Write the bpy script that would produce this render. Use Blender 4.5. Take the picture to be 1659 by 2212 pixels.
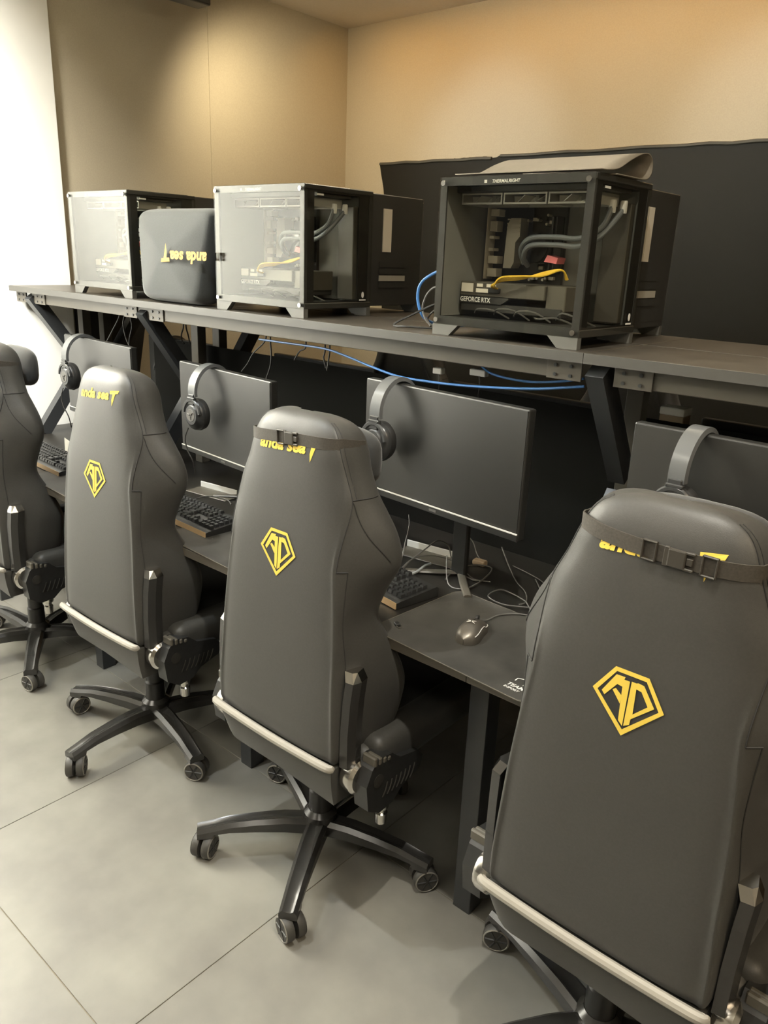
import bpy, bmesh, math, random
import numpy as np
from mathutils import Vector, Matrix

for o in list(bpy.data.objects):
    bpy.data.objects.remove(o)
random.seed(7)
SC = bpy.context.scene
COL = SC.collection
PI = math.pi

# ------------------------------------------------------------------ camera
W_PX, H_PX, F_PX = 1659.0, 2212.0, 1678.9
CAM_H = 1.60
YAW, PITCH, ROLL = -0.703405, 0.319422, 0.039908


def cam_axes():
    cy, sy = math.cos(YAW), math.sin(YAW)
    f = Vector((sy * math.cos(PITCH), cy * math.cos(PITCH), -math.sin(PITCH)))
    r = Vector((cy, -sy, 0))
    u = r.cross(f)
    c, s = math.cos(ROLL), math.sin(ROLL)
    return c * r + s * u, -s * r + c * u, f


cr, cu, cf = cam_axes()
cam_d = bpy.data.cameras.new('camera')
cam_d.sensor_fit = 'VERTICAL'
cam_d.sensor_height = 36.0
cam_d.lens = 36.0 * F_PX / H_PX
cam_d.clip_start = 0.02
cam = bpy.data.objects.new('camera', cam_d)
COL.objects.link(cam)
cam.matrix_world = Matrix(((cr.x, cu.x, -cf.x, 0), (cr.y, cu.y, -cf.y, 0), (cr.z, cu.z, -cf.z, CAM_H), (0, 0, 0, 1)))
SC.camera = cam

# ------------------------------------------------------------------ light and exposure
SC.view_settings.view_transform = 'Standard'
SC.view_settings.look = 'None'
SC.view_settings.gamma = 1.0
SC.view_settings.use_curve_mapping = False
SC.view_settings.exposure = 0.35
world = bpy.data.worlds.new('world')
SC.world = world
world.use_nodes = True
world.node_tree.nodes['Background'].inputs[0].default_value = (1.0, 0.93, 0.80, 1)
world.node_tree.nodes['Background'].inputs[1].default_value = 0.10


def area_light(name, loc, size, power, col, direction=(0, 0, -1), spread=180):
    d = bpy.data.lights.new(name, 'AREA')
    d.shape = 'RECTANGLE'
    d.size, d.size_y = size
    d.energy = power
    d.color = col
    d.spread = math.radians(spread)
    o = bpy.data.objects.new(name, d)
    COL.objects.link(o)
    o.location = loc
    o.rotation_euler = Vector(direction).to_track_quat('-Z', 'Y').to_euler()
    return o


def spot_light(name, loc, aim, power, col, angle, blend=0.6, radius=0.04):
    d = bpy.data.lights.new(name, 'SPOT')
    d.energy = power
    d.color = col
    d.spot_size = math.radians(angle)
    d.spot_blend = blend
    d.shadow_soft_size = radius
    o = bpy.data.objects.new(name, d)
    COL.objects.link(o)
    o.location = loc
    o.rotation_euler = (Vector(aim) - Vector(loc)).to_track_quat('-Z', 'Y').to_euler()
    return o


COOL = (0.90, 0.97, 1.0)
NEUT = (1.0, 0.95, 0.84)
WARM = (1.0, 0.70, 0.34)
# ceiling panel behind the camera, an added fill, and the row's own downlights
area_light('panel_light_a', (-1.75, -0.95, 2.80), (1.1, 0.5), 10, NEUT)
area_light('warm_side_fill', (1.15, 0.55, 2.80), (0.5, 1.1), 30, (1.0, 0.80, 0.55))  # unseen warm fill, added to brighten the right sides of the chairs
for x_, y_, p_, c_ in ((-2.80, 0.50, 42, COOL), (-1.95, 0.50, 80, COOL), (-0.50, 0.86, 105, NEUT)):
    spot_light('down_light', (x_, y_, 2.80), (x_ + 0.05, y_ + 0.25, 0), p_, c_, 115, 0.8, 0.022)
# washers of the white wall
area_light('wall_washer', (-3.16, 0.42, 2.80), (0.10, 1.6), 420, (1.0, 0.97, 0.88), (-1, 0, -0.42), 140)
# lamps on the wall behind the desks, and an added fill
spot_light('track_lamp_light', (-3.16, 2.66, 2.66), (-3.72, 3.50, 1.75), 36, (1.0, 0.82, 0.54), 130, 1.0, 0.06)
area_light('back_row_fill', (-1.7, 2.75, 2.83), (1.0, 0.4), 10, (1.0, 0.86, 0.62))  # unseen overhead fill, added to lift the walls behind the desks
area_light('cove_light', (-1.75, 3.50, 2.82), (3.4, 0.10), 6.5, (1.0, 0.48, 0.07), (0, 0.45, -1), 170)
spot_light('wall_spot_light_a', (-2.55, 2.35, 2.80), (-2.62, 3.83, 2.12), 36, (0.90, 0.97, 1.0), 42, 1.0, 0.06)
spot_light('wall_spot_light_b', (-1.15, 2.35, 2.80), (-1.15, 3.83, 2.12), 36, (0.90, 0.97, 1.0), 42, 1.0, 0.06)

# ------------------------------------------------------------------ materials


def mat(name, col, rough=0.5, metal=0.0, spec=0.5, noise=0.0, nscale=30.0, bump=0.0, bscale=200.0, sheen=0.0, coat=0.0, emit=0.0, mix=None, detail=4.0):
    m = bpy.data.materials.new(name)
    m.use_nodes = True
    nt = m.node_tree
    b = nt.nodes['Principled BSDF']
    b.inputs['Base Color'].default_value = (*col, 1)
    b.inputs['Roughness'].default_value = rough
    b.inputs['Metallic'].default_value = metal
    b.inputs['Specular IOR Level'].default_value = spec
    b.inputs['Sheen Weight'].default_value = sheen
    b.inputs['Coat Weight'].default_value = coat
    if emit:
        b.inputs['Emission Color'].default_value = (*col, 1)
        b.inputs['Emission Strength'].default_value = emit
    tc = nt.nodes.new('ShaderNodeTexCoord')
    if noise or mix:
        n = nt.nodes.new('ShaderNodeTexNoise')
        n.inputs['Scale'].default_value = nscale
        n.inputs['Detail'].default_value = detail
        nt.links.new(tc.outputs['Object'], n.inputs['Vector'])
        r = nt.nodes.new('ShaderNodeValToRGB')
        c2 = mix or tuple(min(1, c * (1 + noise)) for c in col)
        c1 = col if mix else tuple(c * (1 - noise) for c in col)
        r.color_ramp.elements[0].color = (*c1, 1)
        r.color_ramp.elements[1].color = (*c2, 1)
        r.color_ramp.elements[0].position = 0.32
        r.color_ramp.elements[1].position = 0.68
        nt.links.new(n.outputs['Fac'], r.inputs['Fac'])
        nt.links.new(r.outputs['Color'], b.inputs['Base Color'])
    if bump:
        n2 = nt.nodes.new('ShaderNodeTexNoise')
        n2.inputs['Scale'].default_value = bscale
        n2.inputs['Detail'].default_value = 2.0
        nt.links.new(tc.outputs['Object'], n2.inputs['Vector'])
        bp = nt.nodes.new('ShaderNodeBump')
        bp.inputs['Strength'].default_value = bump
        bp.inputs['Distance'].default_value = 0.002
        nt.links.new(n2.outputs['Fac'], bp.inputs['Height'])
        nt.links.new(bp.outputs['Normal'], b.inputs['Normal'])
    return m


def glass_mat(name, tint, r0=0.11, rough=0.0):
    m = bpy.data.materials.new(name)
    m.use_nodes = True
    nt = m.node_tree
    nt.nodes.clear()
    out = nt.nodes.new('ShaderNodeOutputMaterial')
    tr = nt.nodes.new('ShaderNodeBsdfTransparent')
    tr.inputs['Color'].default_value = (*tint, 1)
    gl = nt.nodes.new('ShaderNodeBsdfGlossy')
    gl.inputs['Roughness'].default_value = rough
    lw = nt.nodes.new('ShaderNodeLayerWeight')
    lw.inputs['Blend'].default_value = 0.5
    pw = nt.nodes.new('ShaderNodeMath')
    pw.operation = 'POWER'
    pw.inputs[1].default_value = 4.0
    ma = nt.nodes.new('ShaderNodeMath')
    ma.operation = 'MULTIPLY_ADD'
    ma.inputs[1].default_value = 1.0 - r0
    ma.inputs[2].default_value = r0
    nt.links.new(lw.outputs['Facing'], pw.inputs[0])
    nt.links.new(pw.outputs[0], ma.inputs[0])
    mx = nt.nodes.new('ShaderNodeMixShader')
    nt.links.new(ma.outputs[0], mx.inputs[0])
    nt.links.new(tr.outputs[0], mx.inputs[1])
    nt.links.new(gl.outputs[0], mx.inputs[2])
    nt.links.new(mx.outputs[0], out.inputs['Surface'])
    return m


M = {}
M['floor'] = mat('tile_stone', (0.145, 0.138, 0.121), 0.42, mix=(0.245, 0.236, 0.206), nscale=3.2, detail=10, bump=0.05, bscale=60)
M['black_board'] = mat('black_board', (0.007, 0.007, 0.006), 0.85, spec=0.1)
M['tray_metal'] = mat('case_tray_metal', (0.21, 0.207, 0.185), 0.5)
M['grout'] = mat('grout', (0.22, 0.19, 0.13), 0.8)
M['white'] = mat('white_plaster', (0.86, 0.86, 0.82), 0.7, noise=0.02, nscale=3)
M['beige'] = mat('beige_wallpaper', (0.40, 0.355, 0.262), 0.75, noise=0.04, nscale=160, bump=0.15, bscale=500)
M['ceil'] = mat('ceiling_paint', (0.62, 0.56, 0.46), 0.8, noise=0.03, nscale=90)
M['dark_room'] = mat('dark_room_paint', (0.36, 0.34, 0.30), 0.8)
M['black_film'] = mat('black_wall_film', (0.012, 0.011, 0.008), 0.55, spec=0.15)
M['film_edge'] = mat('torn_film_edge', (0.05, 0.048, 0.036), 0.7)
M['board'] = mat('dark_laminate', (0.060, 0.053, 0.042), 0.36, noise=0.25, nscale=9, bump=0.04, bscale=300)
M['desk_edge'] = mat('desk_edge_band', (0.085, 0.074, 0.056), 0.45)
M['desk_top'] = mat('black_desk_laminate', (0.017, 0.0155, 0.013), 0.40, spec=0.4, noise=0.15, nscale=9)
M['edge'] = mat('laminate_edge', (0.060, 0.058, 0.051), 0.42)
M['steel'] = mat('painted_steel', (0.082, 0.074, 0.058), 0.45)
M['steel_dark'] = mat('dark_painted_steel', (0.040, 0.042, 0.044), 0.28)
M['leather'] = mat('charcoal_leatherette', (0.046, 0.0445, 0.0395), 0.46, spec=0.40, noise=0.06, nscale=220, bump=0.12, bscale=700, sheen=0.05)
M['seam'] = mat('seam_thread', (0.022, 0.021, 0.019), 0.7)
M['piping'] = mat('grey_piping', (0.30, 0.28, 0.24), 0.4)
M['yellow'] = mat('yellow_print', (0.80, 0.58, 0.09), 0.6, spec=0.3)
M['orange'] = mat('orange_print', (0.74, 0.36, 0.04), 0.5)
M['plastic'] = mat('black_plastic', (0.020, 0.020, 0.019), 0.38, noise=0.1, nscale=60)
M['plastic_g'] = mat('gloss_black_plastic', (0.020, 0.021, 0.022), 0.16, coat=0.4)
M['nylon'] = mat('black_nylon_base', (0.030, 0.029, 0.027), 0.22, spec=0.6)
M['chrome'] = mat('chrome', (0.62, 0.60, 0.56), 0.18, metal=1.0)
M['rubber'] = mat('castor_rubber', (0.05, 0.047, 0.041), 0.55)
M['rim'] = mat('castor_rim', (0.30, 0.285, 0.25), 0.35, metal=0.5)
M['webbing'] = mat('strap_webbing', (0.060, 0.053, 0.043), 0.65, noise=0.2, nscale=300)
M['buckle'] = mat('buckle_plastic', (0.050, 0.045, 0.037), 0.3)
M['pillow'] = mat('velour_pillow', (0.028, 0.028, 0.026), 0.9, sheen=0.3, bump=0.2, bscale=400)
M['cushion'] = mat('charcoal_fabric', (0.045, 0.049, 0.047), 0.85, noise=0.15, nscale=400, bump=0.2, bscale=500, sheen=0.25)
M['screen'] = mat('matte_screen', (0.014, 0.0135, 0.0115), 0.40, spec=1.0)
M['bezel'] = mat('monitor_bezel', (0.020, 0.020, 0.018), 0.4)
M['chin'] = mat('painted_chin_highlight', (0.78, 0.76, 0.70), 0.3)  # near-white colour carries the reflected highlight of the chin
M['case'] = mat('case_steel', (0.040, 0.039, 0.034), 0.40)
M['case_foot'] = mat('case_foot', (0.10, 0.098, 0.085), 0.4)
M['glass'] = glass_mat('tinted_glass', (0.94, 0.94, 0.91), 0.028)
M['border'] = mat('glass_border_paint', (0.020, 0.019, 0.017), 0.5)
M['board_pcb'] = mat('motherboard_pcb', (0.020, 0.019, 0.017), 0.5)
M['alu'] = mat('brushed_aluminium', (0.62, 0.58, 0.48), 0.38, metal=0.4)
M['port'] = mat('io_port_metal', (0.72, 0.66, 0.54), 0.4)
M['fan'] = mat('grey_fan', (0.40, 0.39, 0.35), 0.45)
M['hose'] = mat('sleeved_hose', (0.17, 0.185, 0.19), 0.45)
M['gpu'] = mat('graphics_card_shroud', (0.10, 0.090, 0.068), 0.4, metal=0.2)
M['gpu_dark'] = mat('graphics_card_dark', (0.030, 0.028, 0.024), 0.4)
M['ycable'] = mat('yellow_cable', (0.72, 0.46, 0.04), 0.45)
M['pink'] = mat('pink_connector', (0.65, 0.16, 0.16), 0.4)
M['white_print'] = mat('white_print', (0.80, 0.78, 0.72), 0.5)
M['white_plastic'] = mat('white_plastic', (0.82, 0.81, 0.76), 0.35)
M['blue_cable'] = mat('blue_network_cable', (0.06, 0.20, 0.50), 0.4)
M['black_cable'] = mat('black_cable', (0.022, 0.021, 0.019), 0.5)
M['grey_cable'] = mat('grey_cable', (0.11, 0.105, 0.095), 0.45)
M['mat_brown'] = mat('brown_rubber_mat', (0.17, 0.145, 0.105), 0.6, noise=0.05, nscale=60)
M['pad'] = mat('mouse_pad_cloth', (0.048, 0.045, 0.038), 0.55, noise=0.22, nscale=14, bump=0.08, bscale=600)
M['pad_edge'] = mat('mouse_pad_stitch', (0.085, 0.075, 0.055), 0.7)
M['key'] = mat('keycap', (0.022, 0.022, 0.022), 0.35)
M['kb_strip'] = mat('keyboard_front_strip', (0.66, 0.46, 0.25), 0.4, metal=0.2)
M['mouse'] = mat('mouse_shell', (0.20, 0.18, 0.15), 0.38, metal=0.6)
M['mouse_dark'] = mat('mouse_dark', (0.022, 0.021, 0.020), 0.3)
M['band'] = mat('headband_vinyl', (0.11, 0.114, 0.114), 0.28)
M['pad_leather'] = mat('ear_pad', (0.018, 0.018, 0.017), 0.5)
M['cup'] = mat('ear_cup', (0.036, 0.037, 0.037), 0.30)
M['paper'] = mat('white_paper', (0.80, 0.78, 0.70), 0.6)
M['tray'] = mat('light_metal_tray', (0.60, 0.63, 0.62), 0.3, metal=0.6)
M['lamp_body'] = mat('lamp_housing', (0.03, 0.028, 0.025), 0.5)
M['lamp_glow'] = mat('lamp_diffuser', (1.0, 0.93, 0.8), 0.5, emit=6.0)
M['carton'] = mat('tan_carton', (0.36, 0.27, 0.17), 0.7)

# ------------------------------------------------------------------ geometry helpers


class MB:
    def __init__(self):
        self.v, self.f = [], []

    def add(self, vs, fs):
        k = len(self.v)
        self.v += [tuple(p) for p in vs]
        self.f += [tuple(i + k for i in q) for q in fs]
        return self

    def box(self, x0, x1, y0, y1, z0, z1, bev=0.0, seg=2, rot=None, at=None):
        bm = bmesh.new()
        bmesh.ops.create_cube(bm, size=1.0)
        for v in bm.verts:
            v.co = Vector(((x0 + x1) / 2 + v.co.x * (x1 - x0), (y0 + y1) / 2 + v.co.y * (y1 - y0), (z0 + z1) / 2 + v.co.z * (z1 - z0)))
        if bev:
            bmesh.ops.bevel(bm, geom=bm.edges[:], offset=bev, segments=seg, affect='EDGES', profile=0.5)
        self.bm(bm, rot, at)
        return self

    def bm(self, bm, rot=None, at=None):
        bm.verts.index_update()
        vs = []
        for v in bm.verts:
            p = v.co.copy()
            if rot is not None:
                p = rot @ p
            if at is not None:
                p = p + Vector(at)
            vs.append(p)
        self.add(vs, [[v.index for v in f.verts] for f in bm.faces])
        bm.free()

    def tube(self, pts, r, n=8, smooth=6, flat=1.0, cap=True):
        P = smooth_path(pts, smooth)
        rs = r if isinstance(r, (list, tuple)) else [r] * 2
        m = len(P)
        t0 = (P[1] - P[0]).normalized()
        ref = Vector((0, 0, 1)) if abs(t0.z) < 0.9 else Vector((1, 0, 0))
        nrm = (ref - t0 * ref.dot(t0)).normalized()
        vs, fs = [], []
        for i, p in enumerate(P):
            t = (P[min(i + 1, m - 1)] - P[max(i - 1, 0)])
            t = t.normalized() if t.length > 1e-9 else t0
            nrm = (nrm - t * nrm.dot(t)).normalized()
            b = t.cross(nrm)
            q = i / (m - 1) * (len(rs) - 1)
            a = min(int(q), len(rs) - 2)
            rr = rs[a] + (rs[a + 1] - rs[a]) * (q - a)
            for k in range(n):
                c, s = math.cos(2 * PI * k / n), math.sin(2 * PI * k / n)
                vs.append(p + nrm * (c * rr * flat) + b * (s * rr))
        for i in range(m - 1):
            for k in range(n):
                fs.append((i * n + k, i * n + (k + 1) % n, (i + 1) * n + (k + 1) % n, (i + 1) * n + k))
        if cap:
            fs.append(tuple(range(n))[::-1])
            fs.append(tuple((m - 1) * n + k for k in range(n)))
        return self.add(vs, fs)

    def lathe(self, prof, n=24, axis='Z', at=(0, 0, 0), rot=None):
        vs, fs = [], []
        for (r, h) in prof:
            for k in range(n):
                a = 2 * PI * k / n
                p = Vector((r * math.cos(a), r * math.sin(a), h))
                if axis == 'Y':
                    p = Vector((p.x, p.z, -p.y))
                elif axis == 'X':
                    p = Vector((p.z, p.x, p.y))
                if rot is not None:
                    p = rot @ p
                vs.append(p + Vector(at))
        m = len(prof)
        for i in range(m - 1):
            for k in range(n):
                fs.append((i * n + k, i * n + (k + 1) % n, (i + 1) * n + (k + 1) % n, (i + 1) * n + k))
        fs.append(tuple(range(n))[::-1])
        fs.append(tuple((m - 1) * n + k for k in range(n)))
        return self.add(vs, fs)

    def prism(self, poly, y0, y1, plane='XZ'):
        n = len(poly)
        if plane == 'XZ':
            A = [(x, y0, z) for x, z in poly]
            B = [(x, y1, z) for x, z in poly]
        elif plane == 'YZ':
            A = [(y0, a, b) for a, b in poly]
            B = [(y1, a, b) for a, b in poly]
        else:
            A = [(a, b, y0) for a, b in poly]
            B = [(a, b, y1) for a, b in poly]
        fs = [tuple(range(n)), tuple(range(2 * n - 1, n - 1, -1))]
        for i in range(n):
            j = (i + 1) % n
            fs.append((j, i, n + i, n + j))
        return self.add(A + B, fs)

    def mesh(self, name, smooth=True, angle=35):
        me = bpy.data.meshes.new(name)
        me.from_pydata([tuple(p) for p in self.v], [], self.f)
        bm = bmesh.new()
        bm.from_mesh(me)
        bmesh.ops.recalc_face_normals(bm, faces=bm.faces[:])
        bm.to_mesh(me)
        bm.free()
        if smooth:
            me.shade_smooth()
            me.set_sharp_from_angle(angle=math.radians(angle))
        return me


def smooth_path(pts, k):
    P = [Vector(p) for p in pts]
    if k <= 1 or len(P) < 3:
        return P
    out = []
    n = len(P)
    for i in range(n - 1):
        p0, p1, p2, p3 = P[max(i - 1, 0)], P[i], P[i + 1], P[min(i + 2, n - 1)]
        for j in range(k):
            t = j / k
            out.append(0.5 * ((2 * p1) + (p2 - p0) * t + (2 * p0 - 5 * p1 + 4 * p2 - p3) * t * t + (3 * p1 - p0 - 3 * p2 + p3) * t ** 3))
    out.append(P[-1])
    return out


def obj(name, mb, m, parent=None, smooth=True, angle=35, loc=None, rotz=None):
    me = mb.mesh(name, smooth, angle) if isinstance(mb, MB) else mb
    if not me.materials:
        me.materials.append(M[m] if isinstance(m, str) else m)
    o = bpy.data.objects.new(name, me)
    COL.objects.link(o)
    if parent is not None:
        o.parent = parent
    if loc is not None:
        o.location = loc
    if rotz is not None:
        o.rotation_euler = (0, 0, rotz)
    return o


def tag(o, label=None, cat=None, group=None, kind=None):
    if label:
        o['label'] = label
    if cat:
        o['category'] = cat
    if group:
        o['group'] = group
    if kind:
        o['kind'] = kind
    return o


def thing(name, label, cat, loc=(0, 0, 0), rotz=0.0, group=None):
    o = bpy.data.objects.new(name, None)
    COL.objects.link(o)
    o.empty_display_size = 0.05
    o.location = loc
    o.rotation_euler = (0, 0, rotz)
    return tag(o, label, cat, group)


def copy_tree(o, parent=None):
    c = o.copy()
    COL.objects.link(c)
    c.parent = parent
    for ch in [k for k in bpy.data.objects if k.parent == o]:
        copy_tree(ch, c)
    return c


def text_mesh(txt, size, bold=0.0, shear=0.0, extrude=0.0, align='CENTER', spacing=1.0):
    cu_ = bpy.data.curves.new('lettering', 'FONT')
    cu_.body = txt
    cu_.size = size
    cu_.offset = bold
    cu_.shear = shear
    cu_.extrude = extrude
    cu_.align_x = align
    cu_.space_character = spacing
    cu_.resolution_u = 3
    t = bpy.data.objects.new('lettering', cu_)
    COL.objects.link(t)
    bpy.context.view_layer.update()
    dg = bpy.context.evaluated_depsgraph_get()
    me = bpy.data.meshes.new_from_object(t.evaluated_get(dg))
    bpy.data.objects.remove(t)
    return me


def remap(me, fn):
    for v in me.vertices:
        v.co = fn(v.co.copy())
    me.update()
    return me


# ------------------------------------------------------------------ the setting
XL, YR, ZC = -3.66, 3.83, 2.87
XR, YF = 2.6, -3.0
T = 0.803
X0, Y0 = -1.179, 0.572
floor = obj('floor', MB().box(XL - .1, XR, YF, YR + .1, -0.03, -0.0025), 'grout', smooth=False)
tag(floor, kind='structure')
tile_me = None
i0, i1 = math.floor((XL - X0) / T), math.ceil((XR - X0) / T)
j0, j1 = math.floor((YF - Y0) / T), math.ceil((YR - Y0) / T)
for i in range(i0, i1):
    for j in range(j0, j1):
        xa, xb = max(X0 + i * T, XL), min(X0 + (i + 1) * T, XR)
        ya, yb = max(Y0 + j * T, YF), min(Y0 + (j + 1) * T, YR)
        g = 0.0011
        obj('tile', MB().box(xa + g, xb - g, ya + g, yb - g, -0.012, 0.0, 0.0007, 1), 'floor', floor, smooth=False)

w = obj('wall_left', MB().box(XL - .12, XL, -1.3, 1.94, 0, ZC, .003), 'white', smooth=False)
tag(w, kind='structure')
w = obj('wall_back', MB().box(XL - .14, XL - .022, 1.94, 2.80, 0, ZC), 'beige', smooth=False)
tag(w, kind='structure')
obj('wallpaper_panel', MB().box(XL - .14, XL - .018, 2.80, YR, 0, ZC), 'beige', w, smooth=False)
wr = obj('wall_right', MB().box(XL - .14, -2.53, YR, YR + .1, 0, ZC), 'beige', smooth=False)
tag(wr, kind='structure')
obj('wallpaper_panel', MB().box(-2.53, XR, YR - .006, YR + .1, 0, ZC), 'beige', wr, smooth=False)
w = obj('wall_front', MB().box(XL - .12, XR + .1, YF - .1, YF, 0, ZC), 'dark_room', smooth=False)
tag(w, kind='structure')
w = obj('wall_rear', MB().box(XR, XR + .1, YF, YR + .1, 0, ZC), 'dark_room', smooth=False)
tag(w, kind='structure')
w = obj('wall_side', MB().box(XL - .9, XL - .8, YF, -1.3, 0, ZC), 'dark_room', smooth=False)
tag(w, kind='structure')
w = obj('ceiling', MB().box(XL - .9, XR + .1, YF - .1, YR + .1, ZC, ZC + .08), 'ceil', smooth=False)
tag(w, kind='structure')


def ragged(x0, x1, z0, zt, amp, n, seed, left_rag=0.0):
    rnd = random.Random(seed)
    top = []
    for k in range(n + 1):
        x = x0 + (x1 - x0) * k / n
        top.append((x, zt + rnd.uniform(-amp, amp)))
    poly = [(x1, z0)] + top[::-1]
    if left_rag:
        m = 14
        for k in range(1, m):
            z = zt - (zt - z0) * k / m * 0.45
            poly.append((x0 + left_rag * min(1, k / 3) + rnd.uniform(-.008, .008), z))
    poly.append((x0 + left_rag, z0))
    return poly


fp = obj('black_wall_panel', MB().prism(ragged(-3.385, -2.53, 0.02, 2.122, .006, 40, 3, 0.05), YR - .008, YR - .001), 'black_film', wr, smooth=False)
obj('black_wall_panel', MB().prism(ragged(-2.53, XR - .02, 0.02, 2.128, .004, 120, 4), YR - .014, YR - .007), 'black_film', wr, smooth=False)
w = obj('trim_1', MB().tube([(-3.38 + .1 * k, YR - .010, 2.118 + random.uniform(-.004, .004)) for k in range(9)], .009, 6, 2), 'film_edge')
tag(w, kind='structure')
w = obj('trim_2', MB().tube([(-2.52 + .1 * k, YR - .017, 2.124 + random.uniform(-.003, .003)) for k in range(50)], .008, 6, 2), 'film_edge')
tag(w, kind='structure')
# dark board on the far wall under the shelf
bp_ = obj('wall_board', MB().prism([(1.955, 0.55), (2.20, 0.55), (2.36, 1.33), (1.955, 1.33)], XL - .022, XL - .006, 'YZ'), 'plastic', smooth=False)
tag(bp_, 'black board fixed to the far wall below the shelf, behind the leftmost brace', 'board')

# ------------------------------------------------------------------ desks with shelf
SH_Z = 1.408
SH_Y = 1.63
DK_Z = 0.752
DK_Y = 1.258
MID = 1.957


def k_frame(x, parent, s, wdt=.045):
    """one K-shaped side frame in the plane X=x; s=+1 front row, -1 mirrored back row"""
    def yz(y):
        return y if s > 0 else 2 * MID - y
    def bar(name, a, b, t, m):
        d = Vector((0, b[0] - a[0], b[1] - a[1])).normalized()
        n_ = Vector((0, -d.z, d.y)) * (t / 2)
        pts = [(yz(a[0] + n_.y), a[1] + n_.z), (yz(b[0] + n_.y), b[1] + n_.z), (yz(b[0] - n_.y), b[1] - n_.z), (yz(a[0] - n_.y), a[1] - n_.z)]
        return obj(name, MB().prism(pts, x - wdt / 2, x + wdt / 2, 'YZ'), m, parent, smooth=False)
    bar('brace', (1.665, 1.372), (1.865, 1.085), .055, 'steel_dark')
    bar('brace', (1.865, 1.035), (1.655, .757), .055, 'steel_dark')
    obj('post', MB().box(x - wdt / 2, x + wdt / 2, min(yz(1.885), yz(1.925)), max(yz(1.885), yz(1.925)), DK_Z, 1.375, .002), 'steel', parent, smooth=False)


def desk_unit(x0, x1, legs, frames, label, s, group):
    def yy(a, b):
        return (a, b) if s > 0 else (2 * MID - b, 2 * MID - a)
    root = thing('gaming_desk', label, 'desk', (0, 0, 0), 0, group)
    ya, yb = yy(DK_Y + .002, 1.953)
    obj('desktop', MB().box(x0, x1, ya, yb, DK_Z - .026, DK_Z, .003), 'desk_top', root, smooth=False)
    ya, yb = yy(DK_Y, DK_Y + .0022)
    obj('desktop_edge', MB().box(x0, x1, ya, yb, DK_Z - .025, DK_Z - .0015), 'desk_edge' if s > 0 else 'board', root, smooth=False)
    ya, yb = yy(1.39, 1.43)
    obj('desk_rail', MB().box(x0 + .03, x1 - .03, ya, yb, DK_Z - .066, DK_Z - .026, .002), 'steel_dark', root, smooth=False)
    if s > 0:
        obj('privacy_panel', MB().box(x0 + .62, x1 - .02, 1.9535, 1.9565, DK_Z - .02, 1.225) if x0 < -2 else MB().box(x0 + .02, x1 - .02, 1.9535, 1.9565, DK_Z - .02, 1.225), 'black_board', root, smooth=False)
    sh_y0 = SH_Y
    ya, yb = yy(sh_y0 + .002, 1.953)
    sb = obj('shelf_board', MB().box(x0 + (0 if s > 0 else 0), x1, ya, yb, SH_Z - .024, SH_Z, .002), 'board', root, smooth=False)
    ya, yb = yy(sh_y0, sh_y0 + .0022)
    obj('edge_band', MB().box(x0, x1, ya, yb, SH_Z - .0235, SH_Z - .0008), 'edge' if s > 0 else 'board', sb, smooth=False)
    ya, yb = yy(sh_y0 + .035, sh_y0 + .060)
    bm_ = obj('shelf_beam', MB().box(x0 + .14, x1 - .10 if s > 0 else x1, ya, yb, SH_Z - .068, SH_Z - .024, .002), 'steel', root, smooth=False)
    if s > 0:
        for fx in frames:
            for sx in (-1, 1):
                xa = fx + sx * .085
                pl = MB().box(xa - .045, xa + .045, sh_y0 + .030, sh_y0 + .036, SH_Z - .070, SH_Z - .026, .001)
                po = obj('bracket_plate', pl, 'steel', root, smooth=False)
                for kx in (-.022, .018):
                    for kz in (-.012, .010):
                        obj('bolt', MB().lathe([(.0045, 0), (.004, .003), (.001, .004)], 8, 'Y', (xa + kx, sh_y0 + .027, SH_Z - .047 + kz)), 'steel_dark', po)
    for fx in frames:
        k_frame(fx, root, s)
    for lx in legs:
        ya, yb = yy(1.366, 1.420)
        obj('leg', MB().box(lx - .026, lx + .026, ya, yb, 0, DK_Z - .026, .002), 'steel_dark', root, smooth=False)
        ya, yb = yy(1.88, 1.93)
        obj('leg', MB().box(lx - .026, lx + .026, ya, yb, 0, DK_Z - .026, .002), 'steel_dark', root, smooth=False)
    return root


desk_unit(-3.632, -.816, (-3.50, -2.605, -1.706, -.845), (-3.50, -2.62), 'long black desk with raised shelf, holding the three glass computers', 1, 'front row of desks')
desk_unit(-.814, 1.30, (-.0, 1.0), (-.79, .96), 'near end of the desk row, at the right edge, shelf empty', 1, 'front row of desks')
desk_unit(-3.632, -.816, (-2.605, -.845), (-3.50, -2.62), 'long back row desk and shelf standing behind the front row, mostly hidden', -1, 'back row of desks')
desk_unit(-.814, 1.30, (1.0,), (.96,), 'near end of the back row desk and shelf behind the empty shelf', -1, 'back row of desks')

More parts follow.
